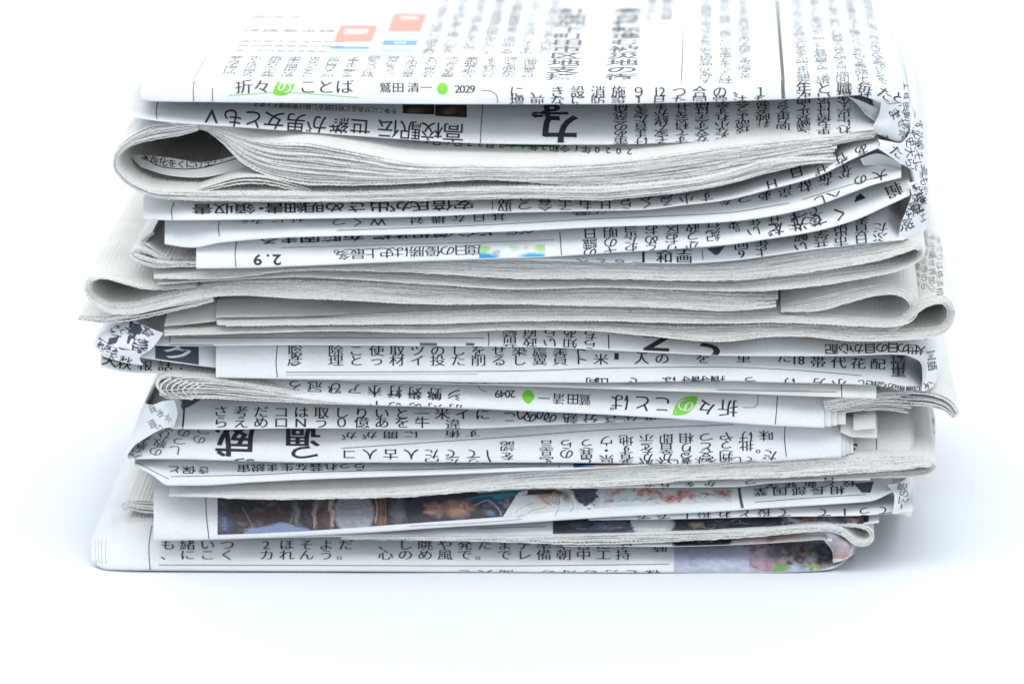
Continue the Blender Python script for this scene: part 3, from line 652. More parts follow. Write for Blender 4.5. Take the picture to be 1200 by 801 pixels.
# ---- 1c. the upside-down lower half
for ch, x in zip('Vもと女男が羅世', (248, 273, 298, 322, 347, 372, 398, 423)): line(f2, ch, x, 0, 10.5, 24, 22, True, 0.006)
for ch, x in zip('伝駅校高', (456, 482, 507, 532)): line(f2, ch, x, 0, 11.5, 25, 22, True, 0.006)
for i in range(22): line(f2, random.choice(POOL), 300+i*7.7, 0, 29+i*0.15, 7.5, 7, True, 0.004)
rule(f2, [(185, 118), (183, 130), (184.5, 143)], 1.0); rule(f2, [(566, 122), (564, 145), (563, 168)], 1.0)
picture(f2, 472, 509, lambda x: x*0+121, lambda x: 133+(x-472)*.04, (0.02, 0.018, 0.016), [(487, 129, 12, 4, (0.20, 0.10, 0.06)), (501, 128, 8, 3, (0.08, .05, .04))], 3)
picture(f2, 510, 547, lambda x: x*0+122, lambda x: 136+(x-510)*.05, (0.02, 0.018, 0.02), [(526, 131, 13, 4.5, (0.20, 0.10, 0.07)), (540, 132, 8, 3, (0.07, .05, .05))], 4)
line(f2, 'カ', 657, 0, 19, 48, 34, True, 0.03); line(f2, 'ず', 646, 0, 42, 44, 20, True, 0.03)
cols(f2, 728, 1010, 23.8, (4, 12, 20, 28, 36, 44), 17, 9.5, True, 0.0)
put(p1, 'ま', 1048, 133, 15, 13, 60, 0); put(p1, 'ゆ', 1036, 163, 15, 11, 160, 0)
for (x, y) in ((1060, 130), (1062, 112), (1061, 148)): put(p1, random.choice(POOL), x, y, 8, 10, 70, 0, GREY)

# ---- 2. date on the top page, text inside the loop
line(a2, ')日(日72月21)年2和令(年0202', 500, 12.5, 0, 12, 9, up=True, abs_y=165.5, slope=0.052, wt=0.012)
poly(a2, [(583, 168.7), (660, 169.4), (645, 172.2), (592, 171.6)], DKGREEN)
rule(e2, [(160, 172), (180, 192), (210, 198), (240, 196), (290, 182)], 1.1)
for i in range(12): put(e2, random.choice(POOL), 170+i*10.5, 184+9*math.sin(i*.33)-(i > 7)*(i-7)*2, 11, 9, 30-i*6, 0.01)
# ---- 3. headline on receipts, second fold
for ch, x in zip('書収領・書細明め', (238, 263, 288, 307, 323, 346, 369, 393)): line(f4, ch, x, 0, 13, 24, 12, True, 0.012)
for ch, x in zip('さ出が氏倍安', (419, 446, 470, 494, 519, 544)): line(f4, ch, x, 0, 12.5, 25, 12, True, 0.012)
rule(f4, [(204, 237), (201, 247), (202, 257.5)], 1.0); rule(f4, [(577, 236), (577, 249)], 1.0)
for i, ch in enumerate('取つ会子もＨらくる小す'): line(f4, ch, 592+i*23.7, 0, 7, 17, 12, True, -0.004)
for i, ch in enumerate('政う食学日ことが気'): line(f4, ch, 592+i*23.7, 0, 15, 17, 9, True, -0.002)
for ch, x, o in (('Ｈ', 905, 6), ('あ', 1010, 6), ('性', 985, 7), ('ぜ', 962, 7), ('日', 934, 12), ('世', 975, 18)): line(f4, ch, x, 0, o, 17, 13, True, 0)
put(p3, 'た', 1050, 178, 16, 13, 30, 0)
for ch, x in zip('。みにが', (283, 302, 326, 350)): line(f5, ch, x, 0, 22 if ch != '。' else 19, 16, 10, True, -0.004)
for ch, x, o in (('つ', 398, 16), ('く', 419, 15.5), ('W', 443, 15), ('対', 489, 17), ('機', 514, 17), ('な', 538, 17.5), ('日', 562, 18), ('基', 585, 19)): line(f5, ch, x, 0, o, 17, 11, True, -0.004)
rule(f5, [(257, 259), (256, 268), (257, 277)], 1.0)
rule(f5, [(395, 270), (560, 264), (700, 256.5), (850, 249.5), (925, 238)], 0.8, GREY); rule(f5, [(940, 234), (985, 220), (1040, 204)], 0.8, GREY)
cols(f5, 850, 1010, 23.5, (24, 32, 40), 17, 10, True, 0)
for ch, x, o in (('し', 962, 5), ('へ', 978, 6), ('の', 1009, 11), ('大', 1032, 9)): line(f5, ch, x, 0, o, 17, 12, True, 0)
for i in range(5): line(f5, random.choice(POOL), 675+i*8, 0, 17, 10, 5, True, 0.02)
# ---- 4. the fold marked 2.9
for ch, x in (('9', 302), ('.', 314), ('2', 324.5)): put(f6, ch, x, 304.5, 20, 16, 180, 0.02)
rule(f6, [(278, 278), (275.5, 297), (276.5, 313)], 1.0)
for ch, x in zip('るま固陣布', (316, 340, 364, 389, 415)): line(f6, ch, x, 0, 31.5, 24, 9, True, 0.02)
for ch, x in zip('権政相首ンイドらべ', (449, 472, 495, 517, 538, 556, 572, 600, 618)): line(f6, ch, x, 0, 31, 22, 8, True, 0.02)
for ch, x in zip('。多最上史は勝優の日度', (389, 403, 420, 437, 454, 471, 489, 508, 525, 541, 555)): line(f6, ch, x, 0, 11.5, 18.5, 12.5, True, -0.004)
rule(f6, [(330, 290), (560, 284), (650, 281)], 0.7, PALE)
picture(f6, 561.5, 638.5, lambda x: 288.5-(x-561)*.03, lambda x: 302.5-(x-561)*.028, (0.72, 0.76, 0.76), [(566, 291, 14, 8, (0.35, 0.62, 0.25), .6), (566, 301, 22, 5, (0.02, 0.30, 0.62), .7), (582, 297, 5, 4, (.35, .42, .42), .5), (604, 290, 10, 4, (.5, .68, .5), .4), (636, 290, 14, 9, (.42, .62, .30), .5), (626, 300, 20, 4, (.03, .36, .66), .6), (618, 289, 4, 3, (.75, .45, .42), .4)], 5, 0.05)
rule(f6, [(656, 272), (657, 285), (658, 299)], 1.0)
for j, rw in enumerate(('織のためおう紀。いど午後', '日明当お区政行来年せまで')):
    for i, ch in enumerate(rw): line(f6, ch, 692+i*24.0, 0, 12+j*12, 17, 13, True, -0.002)
for i, ch in enumerate('のキおとりが'): line(f6, ch, 692+i*24.0, 0, 2, 17, 11, True, -0.002)
for ch, x, o in (('だ', 910, 10), ('光', 938, 12), ('て', 960, 13), ('く', 984, 13), ('輯', 1048, 15), ('つ', 938, 25)): line(f6, ch, x, 0, o, 19, 16, True, 0.004)
shape(f6, [(1001, 237.5), (1015, 232), (1008, 226.5), (1003, 231)], INK)
for (ch, x, y) in (('豆', 1070, 222), ('三', 1076, 214)): put(p4, ch, x, y, 15, 12, 160, 0)
poly(f7, [(752.5, 295), (755.5, 295), (755.5, 307.5), (752.5, 307.5)], INK)
for ch, x, o in (('和', 778, 6), ('画', 801, 6)): line(f7, ch, x, 0, o, 19, 12, False, 0.004)
for ch, x, o in (('文', 778, 16), ('字', 801, 16)): line(f7, ch, x, 0, o, 19, 10, False, 0.004)
rule(f7, [(823, 293), (824, 308)], 0.9); poly(f7, [(828, 291), (850, 288), (842, 298), (838, 299)], SLATE)
for x, tx in ((869, '6回'), (893, 'よ年手'), (939, 'い解の'), (963, '共学安'), (986, '市出常'), (1010, '日首表'), (1032, 'ぶだ')):
    for j, ch in enumerate(tx): line(f7, ch, x, 0, 6+j*11.5, 17, 12, True, 0)
for i in range(4): line(f7, 'へとら一'[i], 683+i*22, 0, 1, 15, 6, True, 0.01)
for (ch, x, y, r) in (('の', 1052, 266, 20), ('説', 1064, 262, 70), ('論', 1072, 242, 60), ('地', 1078, 232, 60), ('な', 1066, 248, 70), ('国', 1081, 252, 60)): put(p4, ch, x, y, 14, 12, r, 0)
random.seed(21)
for i in range(12): put(p1, random.choice(POOL), 1052+(i % 2)*9+(i//2)*1.2, 96+(i//2)*12+(i % 2)*4, 11, 11, 72, 0.004, INK)
for i in range(14): put(p3, random.choice(POOL), 1066+(i % 2)*10, 142+(i//2)*12+(i % 2)*4, 11.5, 11.5, 76, 0.004, INK)
for i in range(16): put(p4, random.choice(POOL), 1074+(i % 2)*9, 162+(i//2)*11.5+(i % 2)*4, 11, 11, 74, 0.004, INK)
# ---- 5. 6. text on page tops seen beside the loops
for i in range(7):
    for j in range(3): put(a5, random.choice(POOL), 128+i*7+j*9, 306-i*10+j*3, 8, 6.5, -10, -.004, GREY)
for i in range(7):
    for j in range(4): put(b6, random.choice(POOL), 1074+j*9, 272+i*10+j*3, 9, 8.5, 80, -.002, GREY)
for i in range(9): put(e6, random.choice(POOL), 400+i*9, 358, 9, 6, 180, 0, PALE)
# ---- 7.
for ch, x in zip('配心か目の日の世大', (975, 991, 1005, 1020, 1034, 1047, 1059, 1070, 1080)): line(f10, ch, x, 0, 8, 15.5, 12, True, 0.012)
rule(f10, [(572, 389), (573, 397), (572.5, 405)], 1.0); rule(f10, [(713, 392), (713.5, 408.5)], 1.4)
for j, rw in enumerate(('前政い知ら', '続府らあち')):
    for i, ch in enumerate(rw): line(f10, ch, 598+i*23.5, 0, 6+j*11, 17, 12, True, -0.004)
rule(f10, [(205, 395.5), (400, 395.5), (568, 396)], 0.8, GREY); rule(f10, [(250, 404), (200, 404)], 0.8, GREY)
for (x0, x1) in ((492, 512), (546, 556)): poly(f10, [(x0, 401.5), (x1, 401.7), (x1, 405), (x0, 404.7)], GREY)
for ch, x, o, ww in (('Ｚ', 772, 12, 46), ('て', 838, 4, 44)): line(f10, ch, x, 0, o, ww, 22, True, 0.04)
rule(f10, [(199, 387), (199, 404)], 1.0)
picture(f10L, 182, 233, lambda x: 405+(x-182)*0.02, lambda x: 420+(x-182)*.14, (0.055, 0.06, 0.085), [], 8, 0.1)
f10L.lift = 0.085; put(f10L, 'ク', 207, 413.5, 36, 16, 10, 0.02, WHITEINK); f10L.lift = 0.06
for s7 in (p7b,):
    for (ch, x, y, ww, hh, r) in (('新', 158, 403, 32, 17, 10), ('感', 146, 388, 34, 14, 12), ('対', 168, 386, 26, 14, 6), ('型', 127, 407, 26, 14, 24)): put(s7, ch, x, y, ww, hh, r+180, 0.035, SLATE)
poly(p7b, [(152, 376), (168, 376), (164, 392), (150, 390)], SLATE); poly(p7b, [(128, 396), (140, 394), (136, 402), (126, 404)], SLATE)
for (ch, x, y) in (('大', 130, 418), ('秋', 147, 422)): put(p7b, ch, x, y, 15, 9, 12, 0.01)
for j, rw in enumerate(('彦\u3000理とっ材イ投た削るし翼員ト米\u3000人の\u3000を\u3000重\u3000だ\u3000', '聡\u3000除こ使取ツのしをせ築震業ド一\u3000こそ\u3000にー大\u3000い\u3000')):
    for i, ch in enumerate(rw): put(f11, ch, 345+i*23.9, 422.5-0.012*max(0, i*23.9-250)-j*11.5, 17.5, 13, 0, -0.003)
put(f11, '）', 345, 431, 15, 10, 90, 0)
for ch, x in zip('帯代花配慎', (958, 982, 1005, 1028, 1052)): put(f11, ch, x, 424.5+(x-958)*.03, 18, 13, 3, 0)
line(f11, '18', 931, 8, 0, 16, 13, abs_y=422); put(f11, '重', 1052, 436, 18, 12, 3, 0.01); put(f11, '長', 1051, 416, 18, 10, 3, 0.01)
poly(f11, [(720, 413.5), (725, 413.5), (725, 421), (720, 421)], INK)
rule(f11, [(325, 405), (323.5, 425), (325, 442)], 1.0); rule(f11, [(335, 436), (600, 434.5), (720, 431), (850, 430), (940, 434), (1010, 440)], 0.8, GREY)
rule(f11, [(335, 439), (560, 438)], 0.5, PALE)
for x, ch in ((695, '向'), (706, '山'), (745, 'で'), (785, 'は'), (808, '特'), (819, '措'), (830, '特'), (842, '措'), (880, 'っ'), (925, 'け'), (960, '方'), (984, '小')): line(f11, ch, x, 0, 1.5, 17, 9, True, 0.01)
random.seed(5)
for i in range(9): line(f11, random.choice(POOL), 1010+i*8.2, 0, 2, 11, 8, True, 0.01)
rule(f11b, [(986, 449), (986.5, 465)], 1.0); rule(f11b, [(840, 456.5), (980, 459)], 0.7, GREY)
for i in range(4): line(f11b, 'んです1'[i], 538+i*16, 0, 4, 13, 6, True, 0.0)
for i, ch in enumerate('秋報話こひ'): line(f12, ch, 145+i*24, 0, 8.5, 17.5, 12, False, 0.0)
line(f12, '大', 128, 0, 9, 18, 12, False, 0.02)
for (ch, x, y) in (('国', 1091, 416), ('語', 1092, 428), ('気', 1088, 452)): put(p7, ch, x, y, 11, 11, 80, 0.01)
# ---- 8.
for j, rw in enumerate(('う囲\u3000ろ冠ひアホ打対野ン', 'つ\u3000\u3000\u3000\u3000\u3000\u3000トのめ刈肘', '\u3000\u3000\u3000\u3000\u3000つ\u3000大好集能ン')):
    for i, ch in enumerate(rw):
        x = 276+i*23.4
        put(f13, ch, x, (448 if j == 0 else (466 if j == 1 else 452))+(x-276)*0.052, 17, 13 if j < 2 else 9, 183, -0.003)
rule(f13, [(559, 449), (563, 456), (570, 459)], 0.8, GREY)
line(f13, '9402', 583, 5.9, 0, 13, 12, up=True, abs_y=461.5)
shape(f13, [(619+7.2*math.sin(a)*(1 if math.cos(a) < .2 else 1-.55*(math.cos(a)-.2)), 464.5+(8.5 if math.cos(a) > 0 else 7.5)*math.cos(a)) for a in [i*6.283/20 for i in range(20)]], GREEN)
for ch, x in (('一', 638), ('清', 655), ('田', 672), ('鷲', 686)): put(f13, ch, x, 466+(x-638)*0.035, 14, 13, 182, 0)
for ch, x in (('ば', 727), ('と', 754), ('こ', 777)): put(f13, ch, x, 471+(x-727)*0.05, 22, 20, 183, -0.004)
leaf(f13, 803, 475, 36, 25, -35); f13.lift = 0.08; put(f13, 'の', 804, 475, 20, 17, 190, 0.0, WHITEINK); f13.lift = 0.06
for ch, x in (('々', 829), ('折', 854)): put(f13, ch, x, 476+(x-829)*0.05, 23, 20, 183, -0.004)
rule(f13, [(888, 462), (888, 472), (884, 477), (870, 477)], 0.8, GREY); rule(f13, [(911, 464), (910, 480), (908.5, 497)], 1.0)
# ---- 9.
for j, rw in enumerate(('らえめロNう０億あを牛', 'さ考だコは取しりいと一米イに\u3000いの')):
    for i, ch in enumerate(rw):
        x = 258+i*23.6; put(f14, ch, x, (495 if j == 0 else 482)+(x-258)*(0.0 if j == 0 else 0.012), 17.5, 13.5, 0, 0.0)
for i, ch in enumerate('このの熱分さな選'): put(f14, ch, 598+i*23.6, 488.5+i*.4, 17.5, 13, 180, 0.0)
line(f14, '違', 530, 0, 5, 18, 12, False, 0)
rule(f14, [(216, 468), (215.5, 484), (214, 501.5)], 2.2); poly(f14, [(208, 466), (240, 464.5), (226, 474), (214, 480)], SLATE)  # slate patch is no print: it paints the shade of the cavity at left
[line(f15, '威', 277+d, 0, 25, 46, 38, True, 0.008) or line(f15, '週', 355+d, 0, 33, 42, 28, True, 0.008) for d in (0, 1.6)]; put(f15, 'つ', 358, 530, 34, 20, 180, 0.02); put(f15, 'の', 287, 541, 30, 10, 180, 0.02)
for i, ch in enumerate('コ人古人たでて'): put(f15, ch, 410+i*24.2, 532-(i > 0)*.5, 17.5, 12, 180, 0)
for i, ch in enumerate('がが開に\u3000術す'): put(f15, ch, 410+i*24.2, 510-i*.4, 17.5, 9, 180, 0)
for i, ch in enumerate('\u3000\u3000\u3000\u3000円たり'): put(f15, ch, 410+i*24.2, 540.5, 17.5, 8, 180, 0)
rule(f15, [(400, 525), (600, 511.5), (700, 504), (860, 497)], 0.8, GREY)
rule(f15, [(571, 527), (572, 535), (575, 541)], 2.0)
put(f15, '認', 595, 522, 17, 12, 180, 0); put(f15, 'を', 595, 534, 17, 10, 180, 0)
for j, rw in enumerate(('言らうウ地示即相つやけ味', '宣の異・すを首りとう批', 'い\u3000と県者がかる受判')):
    for i, ch in enumerate(rw): put(f15, ch, 641+i*23.4, 518-i*.75+j*11.2+(3 if i < 3 else 0), 17, 12.5, 179, -0.002)
for i, ch in enumerate('が大い者よろでして'): put(f15, ch, 760+i*15, 541.5-i*.5, 14, 7, 179, 0)
for (ch, x, y, r) in (('。', 893, 525, 0), ('だ', 903, 533, 190)): put(f15, ch, x, y, 16, 13, r, 0)
rule(f15, [(920, 499), (919.5, 515), (921.5, 535)], 1.0)
random.seed(9)
for j in range(4):
    for i in range(4-(j == 0)): put(f15, random.choice('つひ教るしの政会'), 160+i*23+j*5, 531-j*10-i*2, 16, 11, 188, -0.002, GREY)
for i in range(8): put(p9, random.choice(POOL), 178+(i % 3)*9, 478+i*6, 10, 8, 60, 0, GREY)
# ---- 10.
for j in range(12):
    line(f16, random.choice(POOL), 205+j*17+(30 if j > 2 else 0), 0, 19-j*.6, 16, 9, True, 0.01)
rule(f16, [(200, 558), (300, 556), (360, 553), (500, 549.5), (640, 546)], 0.8, GREY); rule(f16, [(160, 541), (180, 552), (198, 561)], 0.8, GREY)
rule(f16, [(655, 544), (655, 551)], 0.9)
poly(f16, [(672, 541), (697, 541), (697, 550), (672, 550.5)], DBLUE); poly(f16, [(697, 541), (726, 541), (726, 548.5), (697, 550)], BROWN); poly(f16, [(726, 541), (748, 541), (748, 547), (726, 548.5)], DBLUE)
put(g10, '3', 1001, 526, 18, 16, 180, 0.02); rule(g10, [(1025, 494), (1027, 512), (1027, 532)], 1.0); line(d8, 'の', 1036, 0, 0, 14, 9, abs_y=484, wt=.02) 
for i in range(6):
    for j in range(3): put(g10b, random.choice(POOL), 1069+i*4.4, 493+j*7, 6.5, 7.5, 80, 0.01)
for x, ch in ((735, '一'), (762, 'で'), (780, 'り'), (808, 'を'), (833, 'か'), (880, 'つ'), (905, '，'), (955, '、'), (972, '日')): line(f17b, ch, x, 0, 3.5, 14, 7, True, 0)
# ---- 11. athletes in dark blue, orange flames
tp = smooth([(255, 583), (300, 585), (400, 583), (480, 581), (560, 574), (620, 571), (700, 570), (860, 570)])
bt = smooth([(257, 626), (300, 624.5), (360, 621.5), (480, 613), (600, 604), (660, 598), (700, 595), (860, 587)])
D1 = (0.055, 0.05, 0.065)
R18 = random.Random(5); BM = []
for i in range(60): BM.append((R18.uniform(258, 385), R18.uniform(585, 624), R18.uniform(3, 9), R18.uniform(2, 6), R18.choice(((.05, .045, .055), (.09, .075, .085), (.13, .11, .12), (.07, .05, .05), (.11, .12, .16))), .2))
for i in range(46): BM.append((R18.uniform(545, 606), R18.uniform(580, 603), R18.uniform(2.5, 7), R18.uniform(2, 4), R18.choice(((.04, .04, .05), (.07, .075, .10), (.11, .13, .18), (.05, .04, .04), (.17, .18, .22))), .3))
FC = []
for (x, y, w2) in ((507, 596, 9), (534, 596, 14), (540, 594, 12)):
    for i in range(14): FC.append((x+R18.uniform(-w2, w2)*.8, y+R18.uniform(-7, 7), R18.uniform(2, 5), R18.uniform(1.5, 3.5), R18.choice(((.40, .25, .19), (.46, .31, .24), (.30, .18, .14), (.22, .14, .12), (.12, .09, .09))), .3))
picture(f18, 255, 612, tp, bt, D1, [*BM, (262, 612, 12, 16, (.10, .12, .2), .2), (300, 604, 60, 8, (.085, .06, .055), .2), (325, 621, 48, 6, (.30, .36, .55), .5), (348, 600, 5, 22, (.22, .21, .23), .3), (371, 600, 3.5, 24, (.26, .2, .19), .3), (384, 600, 9, 26, (.13, .085, .075), .3), (389, 600, 3, 26, (.5, .40, .38), .4), (415, 600, 25, 28, (.30, .31, .34), .9), (445, 600, 8, 26, (.16, .10, .08), .4), (466, 600, 10, 22, (.15, .15, .17), .4), (509, 596, 13, 9, (.34, .2, .16), .3), (536, 596, 22, 14, (.42, .24, .17), .25), (560, 600, 14, 12, (.06, .055, .06), .3), (570, 583, 30, 7, (.05, .07, .10), .4), (590, 580, 24, 3.5, (.03, .22, .30), .5), (575, 601, 9, 4, (.12, .18, .30), .4), *FC], 11, 0.14, cell=1.5)
for k in range(3):
    x0 = 394+k*16; rule(f18, [(x0, 613.5-k), (x0+8, 604-k), (x0+16, 612-k)], 1.2, PALE); rule(f18, [(x0, 601-k*.6), (x0+8, 608.5-k*.6), (x0+16, 600-k)], 1.2, PALE)
rule(f18, [(396, 594), (415, 596), (438, 592)], 0.6, SLATE); rule(f18, [(398, 589), (415, 590.5), (436, 588)], 0.5, SLATE)
RD = []
for (x, y, w2, n) in ((714, 582, 6, 5), (736, 575, 12, 8), (752, 576, 12, 8), (764, 580, 7, 5), (795, 584, 13, 12), (806, 579, 10, 7), (846, 578, 9, 12), (825, 580, 8, 3), (775, 576, 8, 3)):
    for i in range(n): RD.append((x+R18.uniform(-w2, w2), y+R18.uniform(-4, 4), R18.uniform(1.5, 4.5), R18.uniform(.8, 2.2), R18.choice(((.50, .12, .08), (.45, .2, .15), (.56, .3, .24), (.36, .09, .07), (.62, .6, .6))), .4))
for i in range(26): RD.append((R18.uniform(702, 856), R18.uniform(580, 592), R18.uniform(2, 6), R18.uniform(.7, 1.6), R18.choice(((.42, .47, .52), (.68, .7, .7), (.5, .56, .62))), .3))
picture(f18, 612, 858, tp, bt, (0.60, 0.63, 0.66), [(640, 577, 40, 6, (.03, .03, .035), .4), (630, 590, 26, 14, (.62, .6, .56), .3), (638, 580, 20, 7, (.40, .27, .18), .2), (664, 582, 6, 9, (.30, .18, .14), .3), (686, 578, 15, 14, (.035, .03, .035), .85), (700, 585, 4, 20, (.5, .53, .58), .5), (722, 577, 12, 4, (.55, .16, .10), .1), (712, 586, 6, 8, (.6, .3, .24), .1), (752, 574, 16, 4, (.55, .12, .08), .1), (770, 580, 12, 5, (.58, .25, .2), .1), (795, 583, 20, 5, (.62, .10, .07), .2), (806, 578, 14, 4, (.5, .14, .1), .1), (846, 578, 12, 8, (.50, .15, .11), .2), (730, 590, 30, 4, (.6, .66, .72), .2), *RD], 12, 0.10, cell=1.5)
poly(f18, [(240.5, 582), (243, 582), (243, 631), (241, 631)], GREY) if False else rule(f18, [(241, 581), (242, 605), (245, 631)], 1.0)
f18.lift = 0.085
poly(f18, [(607, 577), (618, 574), (618, 604), (589, 606)], WHITEINK)
poly(f18, [(339, 613), (341, 613), (349, 588), (347, 588)], MAUVE); poly(f18, [(283, 594), (285, 594), (297, 616), (295, 616)], MAUVE)
poly(f18, [(284, 625), (328, 612.5), (334, 613), (362, 621.3)], STEEL); rule(f18, [(286, 624), (328, 612), (345, 616)], 0.7, PALE)
rule(f18, [(371, 590), (369, 604), (368, 619)], 1.3, TAN); rule(f18, [(391, 585), (388, 595), (388, 606), (391, 617)], 1.8, TAN); rule(f18, [(440, 584), (442, 596), (440, 612)], 1.5, TAN)
for x in (446, 451): rule(f18, [(x, 584), (x+1, 600), (x, 614)], 1.0, BROWN)
for x in (459, 471): rule(f18, [(x, 583), (x+3, 600), (x+6, 613)], 0.9, GREY)
rule(f18, [(545, 585), (567, 581), (588, 579.5), (607, 578.5)], 2.0, TEAL); rule(f18, [(556, 592), (572, 586), (584, 596), (588, 604)], 1.4, STEEL)
for i in range(4): rule(f18, [(259+i%2*3, 608+i*4), (263, 606+i*4), (265, 609+i*4)], 0.9, STEEL)
for (a, b2, c) in (((600, 603), (612, 594), (625, 589)), ((606, 606), (624, 598), (640, 594)), ((650, 604), (655, 594), (654, 584)), ((668, 600), (672, 592), (668, 584))): rule(f18, [a, b2, c], 0.7, PALE)
R18 = random.Random(3)
shape(f18, [(666, 572), (684, 571), (701, 573), (701.5, 582), (697, 592), (691, 597), (684, 592), (675, 583)], SLATE)
shape(f18, [(608, 573), (640, 571.5), (652, 573), (646, 578), (628, 579.5), (612, 580)], DKBROWN)
f18.lift = 0.13
for i in range(7): rule(f18, [(630+i*4, 578), (634+i*3.5, 584), (641+i*2.5, 590+i % 3)], 0.8, BROWN)
for i in range(9): rule(f18, [(706+i*17, 590-i), (712+i*17, 586-i), (719+i*17, 588-i)], 0.7, PALE)
f18.lift = 0.06
rule(f18, [(866, 571), (868, 585), (871, 598)], 3.4, SLATE)
for i, ch in enumerate('業国部長相'): line(f18, ch, 892+i*22.5, 0, 20-i*1.0, 17, 10, True, 0.004)
for i in range(5): line(f18, random.choice(POOL), 905+i*22.5, 0, 27-i, 15, 8, True, 0.004)
rule(f18, [(885, 588), (950, 583), (1015, 579)], 0.8, GREY); poly(f18, [(1000, 566), (1024, 564), (1020, 577), (1010, 577)], SLATE)
rule(f18, [(480, 616), (560, 612), (612, 608)], 0.7, PALE)
for i, ch in enumerate('ででし投れと投て\u3000て1うて'): line(f18b, ch, 755+i*23.5, 0, 4.5, 17, 11, True, -0.002)
for (ch, x, y) in (('説', 1057, 570), ('の', 1059, 578), ('国', 1058, 586), ('民', 1060, 594)): put(p11, ch, x, y, 12, 9, 10, 0.004)
# ---- 12.
picture(f19, 648, 1012, lambda x: x*0+600, lambda x: f19.fb(x)-0.8, (0.045, 0.05, 0.065), [(680, 616, 22, 6, (.10, .12, .17), .1), (712, 615, 26, 7, (.16, .20, .30), .1), (730, 618, 10, 5, (.09, .10, .14), .1), (765, 614, 27, 14, (.50, .54, .55), .93), (819, 616, 11, 5, (.50, .33, .24), .2), (845, 612, 20, 5, (.11, .11, .12), .1), (885, 614, 22, 4, (.07, .08, .1), .1), (930, 610, 16, 5, (.5, .46, .47), .3), (950, 609, 14, 6, (.40, .22, .20), .2), (975, 610, 18, 5, (.24, .23, .3), .3), (1000, 609, 14, 5, (.45, .33, .33), .2)], 13, 0.22, cell=1.5, streak=0.6)
rule(f19, [(560, 619), (600, 617.5), (640, 616.5)], 0.7, GREY); poly(f19, [(1012, 603), (1018, 603), (1018, 611), (1012, 612)], INK)
f19.lift = 0.085
poly(f19, [(737, 607.5), (785, 606.5), (779, 622.5), (744, 623)], WHITEINK)
random.seed(4)
for i in range(46):
    x = random.choice((random.uniform(650, 735), random.uniform(790, 900), random.uniform(655, 735))); y = random.uniform(609, 621)
    rule(f19, [(x, y), (x+random.uniform(3, 9), y-random.uniform(-1.5, 3)), (x+random.uniform(8, 16), y-random.uniform(-2, 4))], random.uniform(0.5, 1.1), random.choice((GREY, STEEL, MAUVE, INK, PALE)))
f19.lift = 0.06
# ---- 13.
for j, rw in enumerate(('、にこく\u3000カれんう。\u3000心のめ風で。でレ備朝中工持', 'も緒いつ\u30002ほそよだ\u3000、し眺や発たまテ準早日にゆ')):
    for i, ch in enumerate(rw):
        x = 196+i*23.2; put(f21, ch, x+(0 if ch != '。' else -2), (650 if j == 0 else 638.2), 17.5, 12.5, 0, -0.003)
for x in (112.5, 116, 119.5, 124): rule(f21, [(x, 632), (x-.6, 648), (x+.4, 660)], 0.5, PALE)
put(f21, '時', 774, 642, 17, 9, 180, -.002)
for i, ch in enumerate('\u3000\u3000\u3000\u3000\u3000\u3000\u3000と人聞ーの時の方と株'): put(f21, ch, 545+(i-7)*24.5, 670.5, 17, 7, 180, 0.0)
rule(f21, [(186, 661.5), (400, 662), (600, 662.5), (784, 660.5)], 0.8, GREY); rule(f21, [(178, 615), (174.5, 640), (176, 667.5)], 1.0)
tp = smooth([(790, 629), (860, 629), (1000, 640)]); bt = smooth([(790, 669.5), (930, 669.3), (960, 667.3), (985, 659), (998, 647)])
R21 = random.Random(8); BL = []
for i in range(110):
    x = R21.uniform(872, 998); y = R21.uniform(634, 669); t = (x-868)/130
    pal = ((.40, .38, .46), (.44, .33, .37), (.30, .14, .18)) if t < .2 else (((.26, .08, .11), (.14, .12, .14), (.08, .06, .065), (.34, .25, .27), (.16, .2, .13)) if t < .45 else (((.06, .05, .055), (.10, .095, .11), (.16, .14, .15), (.07, .06, .06), (.12, .17, .09), (.22, .13, .09)) if t < .75 else ((.2, .18, .22), (.32, .30, .38), (.42, .33, .34), (.14, .13, .16), (.38, .24, .19))))
    if y > 661 and .3 < t < .75: pal = ((.13, .28, .08), (.2, .24, .14), (.3, .3, .36), (.08, .08, .07))
    BL.append((x, y, R21.uniform(3, 8), R21.uniform(2, 5), R21.choice(pal), R21.choice((.1, .3, .5))))
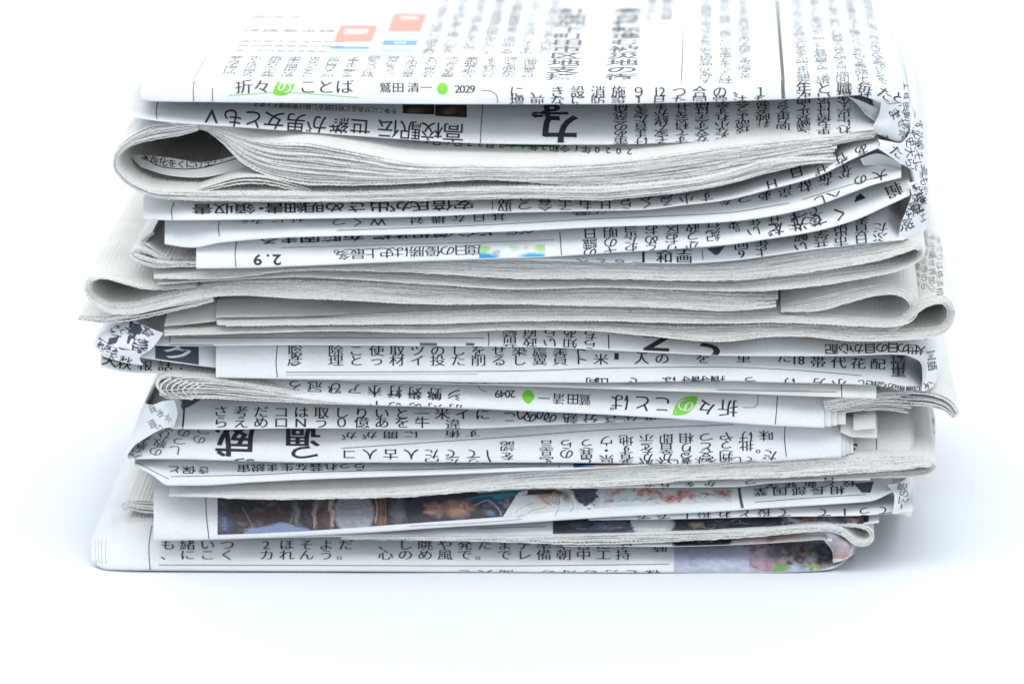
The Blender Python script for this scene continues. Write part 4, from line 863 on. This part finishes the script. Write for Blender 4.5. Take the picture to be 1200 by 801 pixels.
picture(f21, 790, 999, tp, bt, (0.42, 0.43, 0.54), [(820, 640, 40, 16, (.36, .37, .47), .1), (850, 660, 50, 10, (.50, .52, .64), .1), (893, 653, 8, 5, (.6, .52, .53), .2), (890, 660, 14, 12, (.42, .24, .30), .1), (912, 650, 22, 20, (.17, .12, .14), .1), (925, 640, 30, 12, (.10, .08, .09), .1), (898, 662, 10, 7, (.35, .07, .10), .1), (913, 667, 14, 6, (.14, .32, .10), .1), (938, 655, 18, 14, (.20, .19, .19), .1), (942, 646, 4, 8, (.40, .24, .14), .1), (958, 663, 12, 4, (.14, .26, .12), .2), (957, 661, 5, 3, (.5, .44, .06), .1), (975, 656, 16, 8, (.26, .25, .31), .1), (985, 648, 12, 6, (.46, .26, .2), .1), *BL[:70], (956, 661, 5, 2.6, (.55, .47, .05), .3), (913, 667, 9, 3, (.14, .36, .08), .2), *BL[70:]], 17, 0.13, cell=1.5)
f21.lift = 0.085
random.seed(14)
for i in range(12):
    x = random.uniform(885, 985); y = random.uniform(636, 664)
    rule(f21, [(x, y), (x+random.uniform(2, 6), y-random.uniform(1, 5)), (x+random.uniform(3, 9), y-random.uniform(3, 10))], random.uniform(0.5, 1.0), random.choice((MAUVE, SLATE, LAV, TAN, PINK)))
f21.lift = 0.06
picture(f20, 788, 970, lambda x: x*0+626, lambda x: f20.fb(x)-0.6, (0.45, 0.38, 0.38), [(822, 633, 38, 14, (.025, .025, .03), .93), (818, 633, 4, 2, (.6, .6, .6), .1), (836, 632, 7, 3, (.55, .55, .55), .1), (880, 632, 18, 6, (.55, .46, .47), .2), (905, 633, 10, 4, (.25, .12, .10), .1), (920, 630, 12, 5, (.55, .25, .16), .1), (950, 626, 22, 8, (.50, .44, .48), .3)], 19, 0.1, cell=1.5)
for ch, x, o in (('二', 710, 2), ('日', 735, 3)): line(f20, ch, x, 0, o, 15, 7, True, 0.02)
picture(p13, 958, 1002, lambda x: x*0+615, lambda x: x*0+654, (0.48, 0.42, 0.46), [(985, 650, 16, 5, (.55, .28, .2), .1), (970, 630, 10, 10, (.55, .52, .58), .1), (994, 640, 6, 6, (.4, .3, .3), .1)], 23, 0.1)

for s in SURFS: s.finish()
bpy.data.objects.remove(_to); bpy.data.curves.remove(_cu)
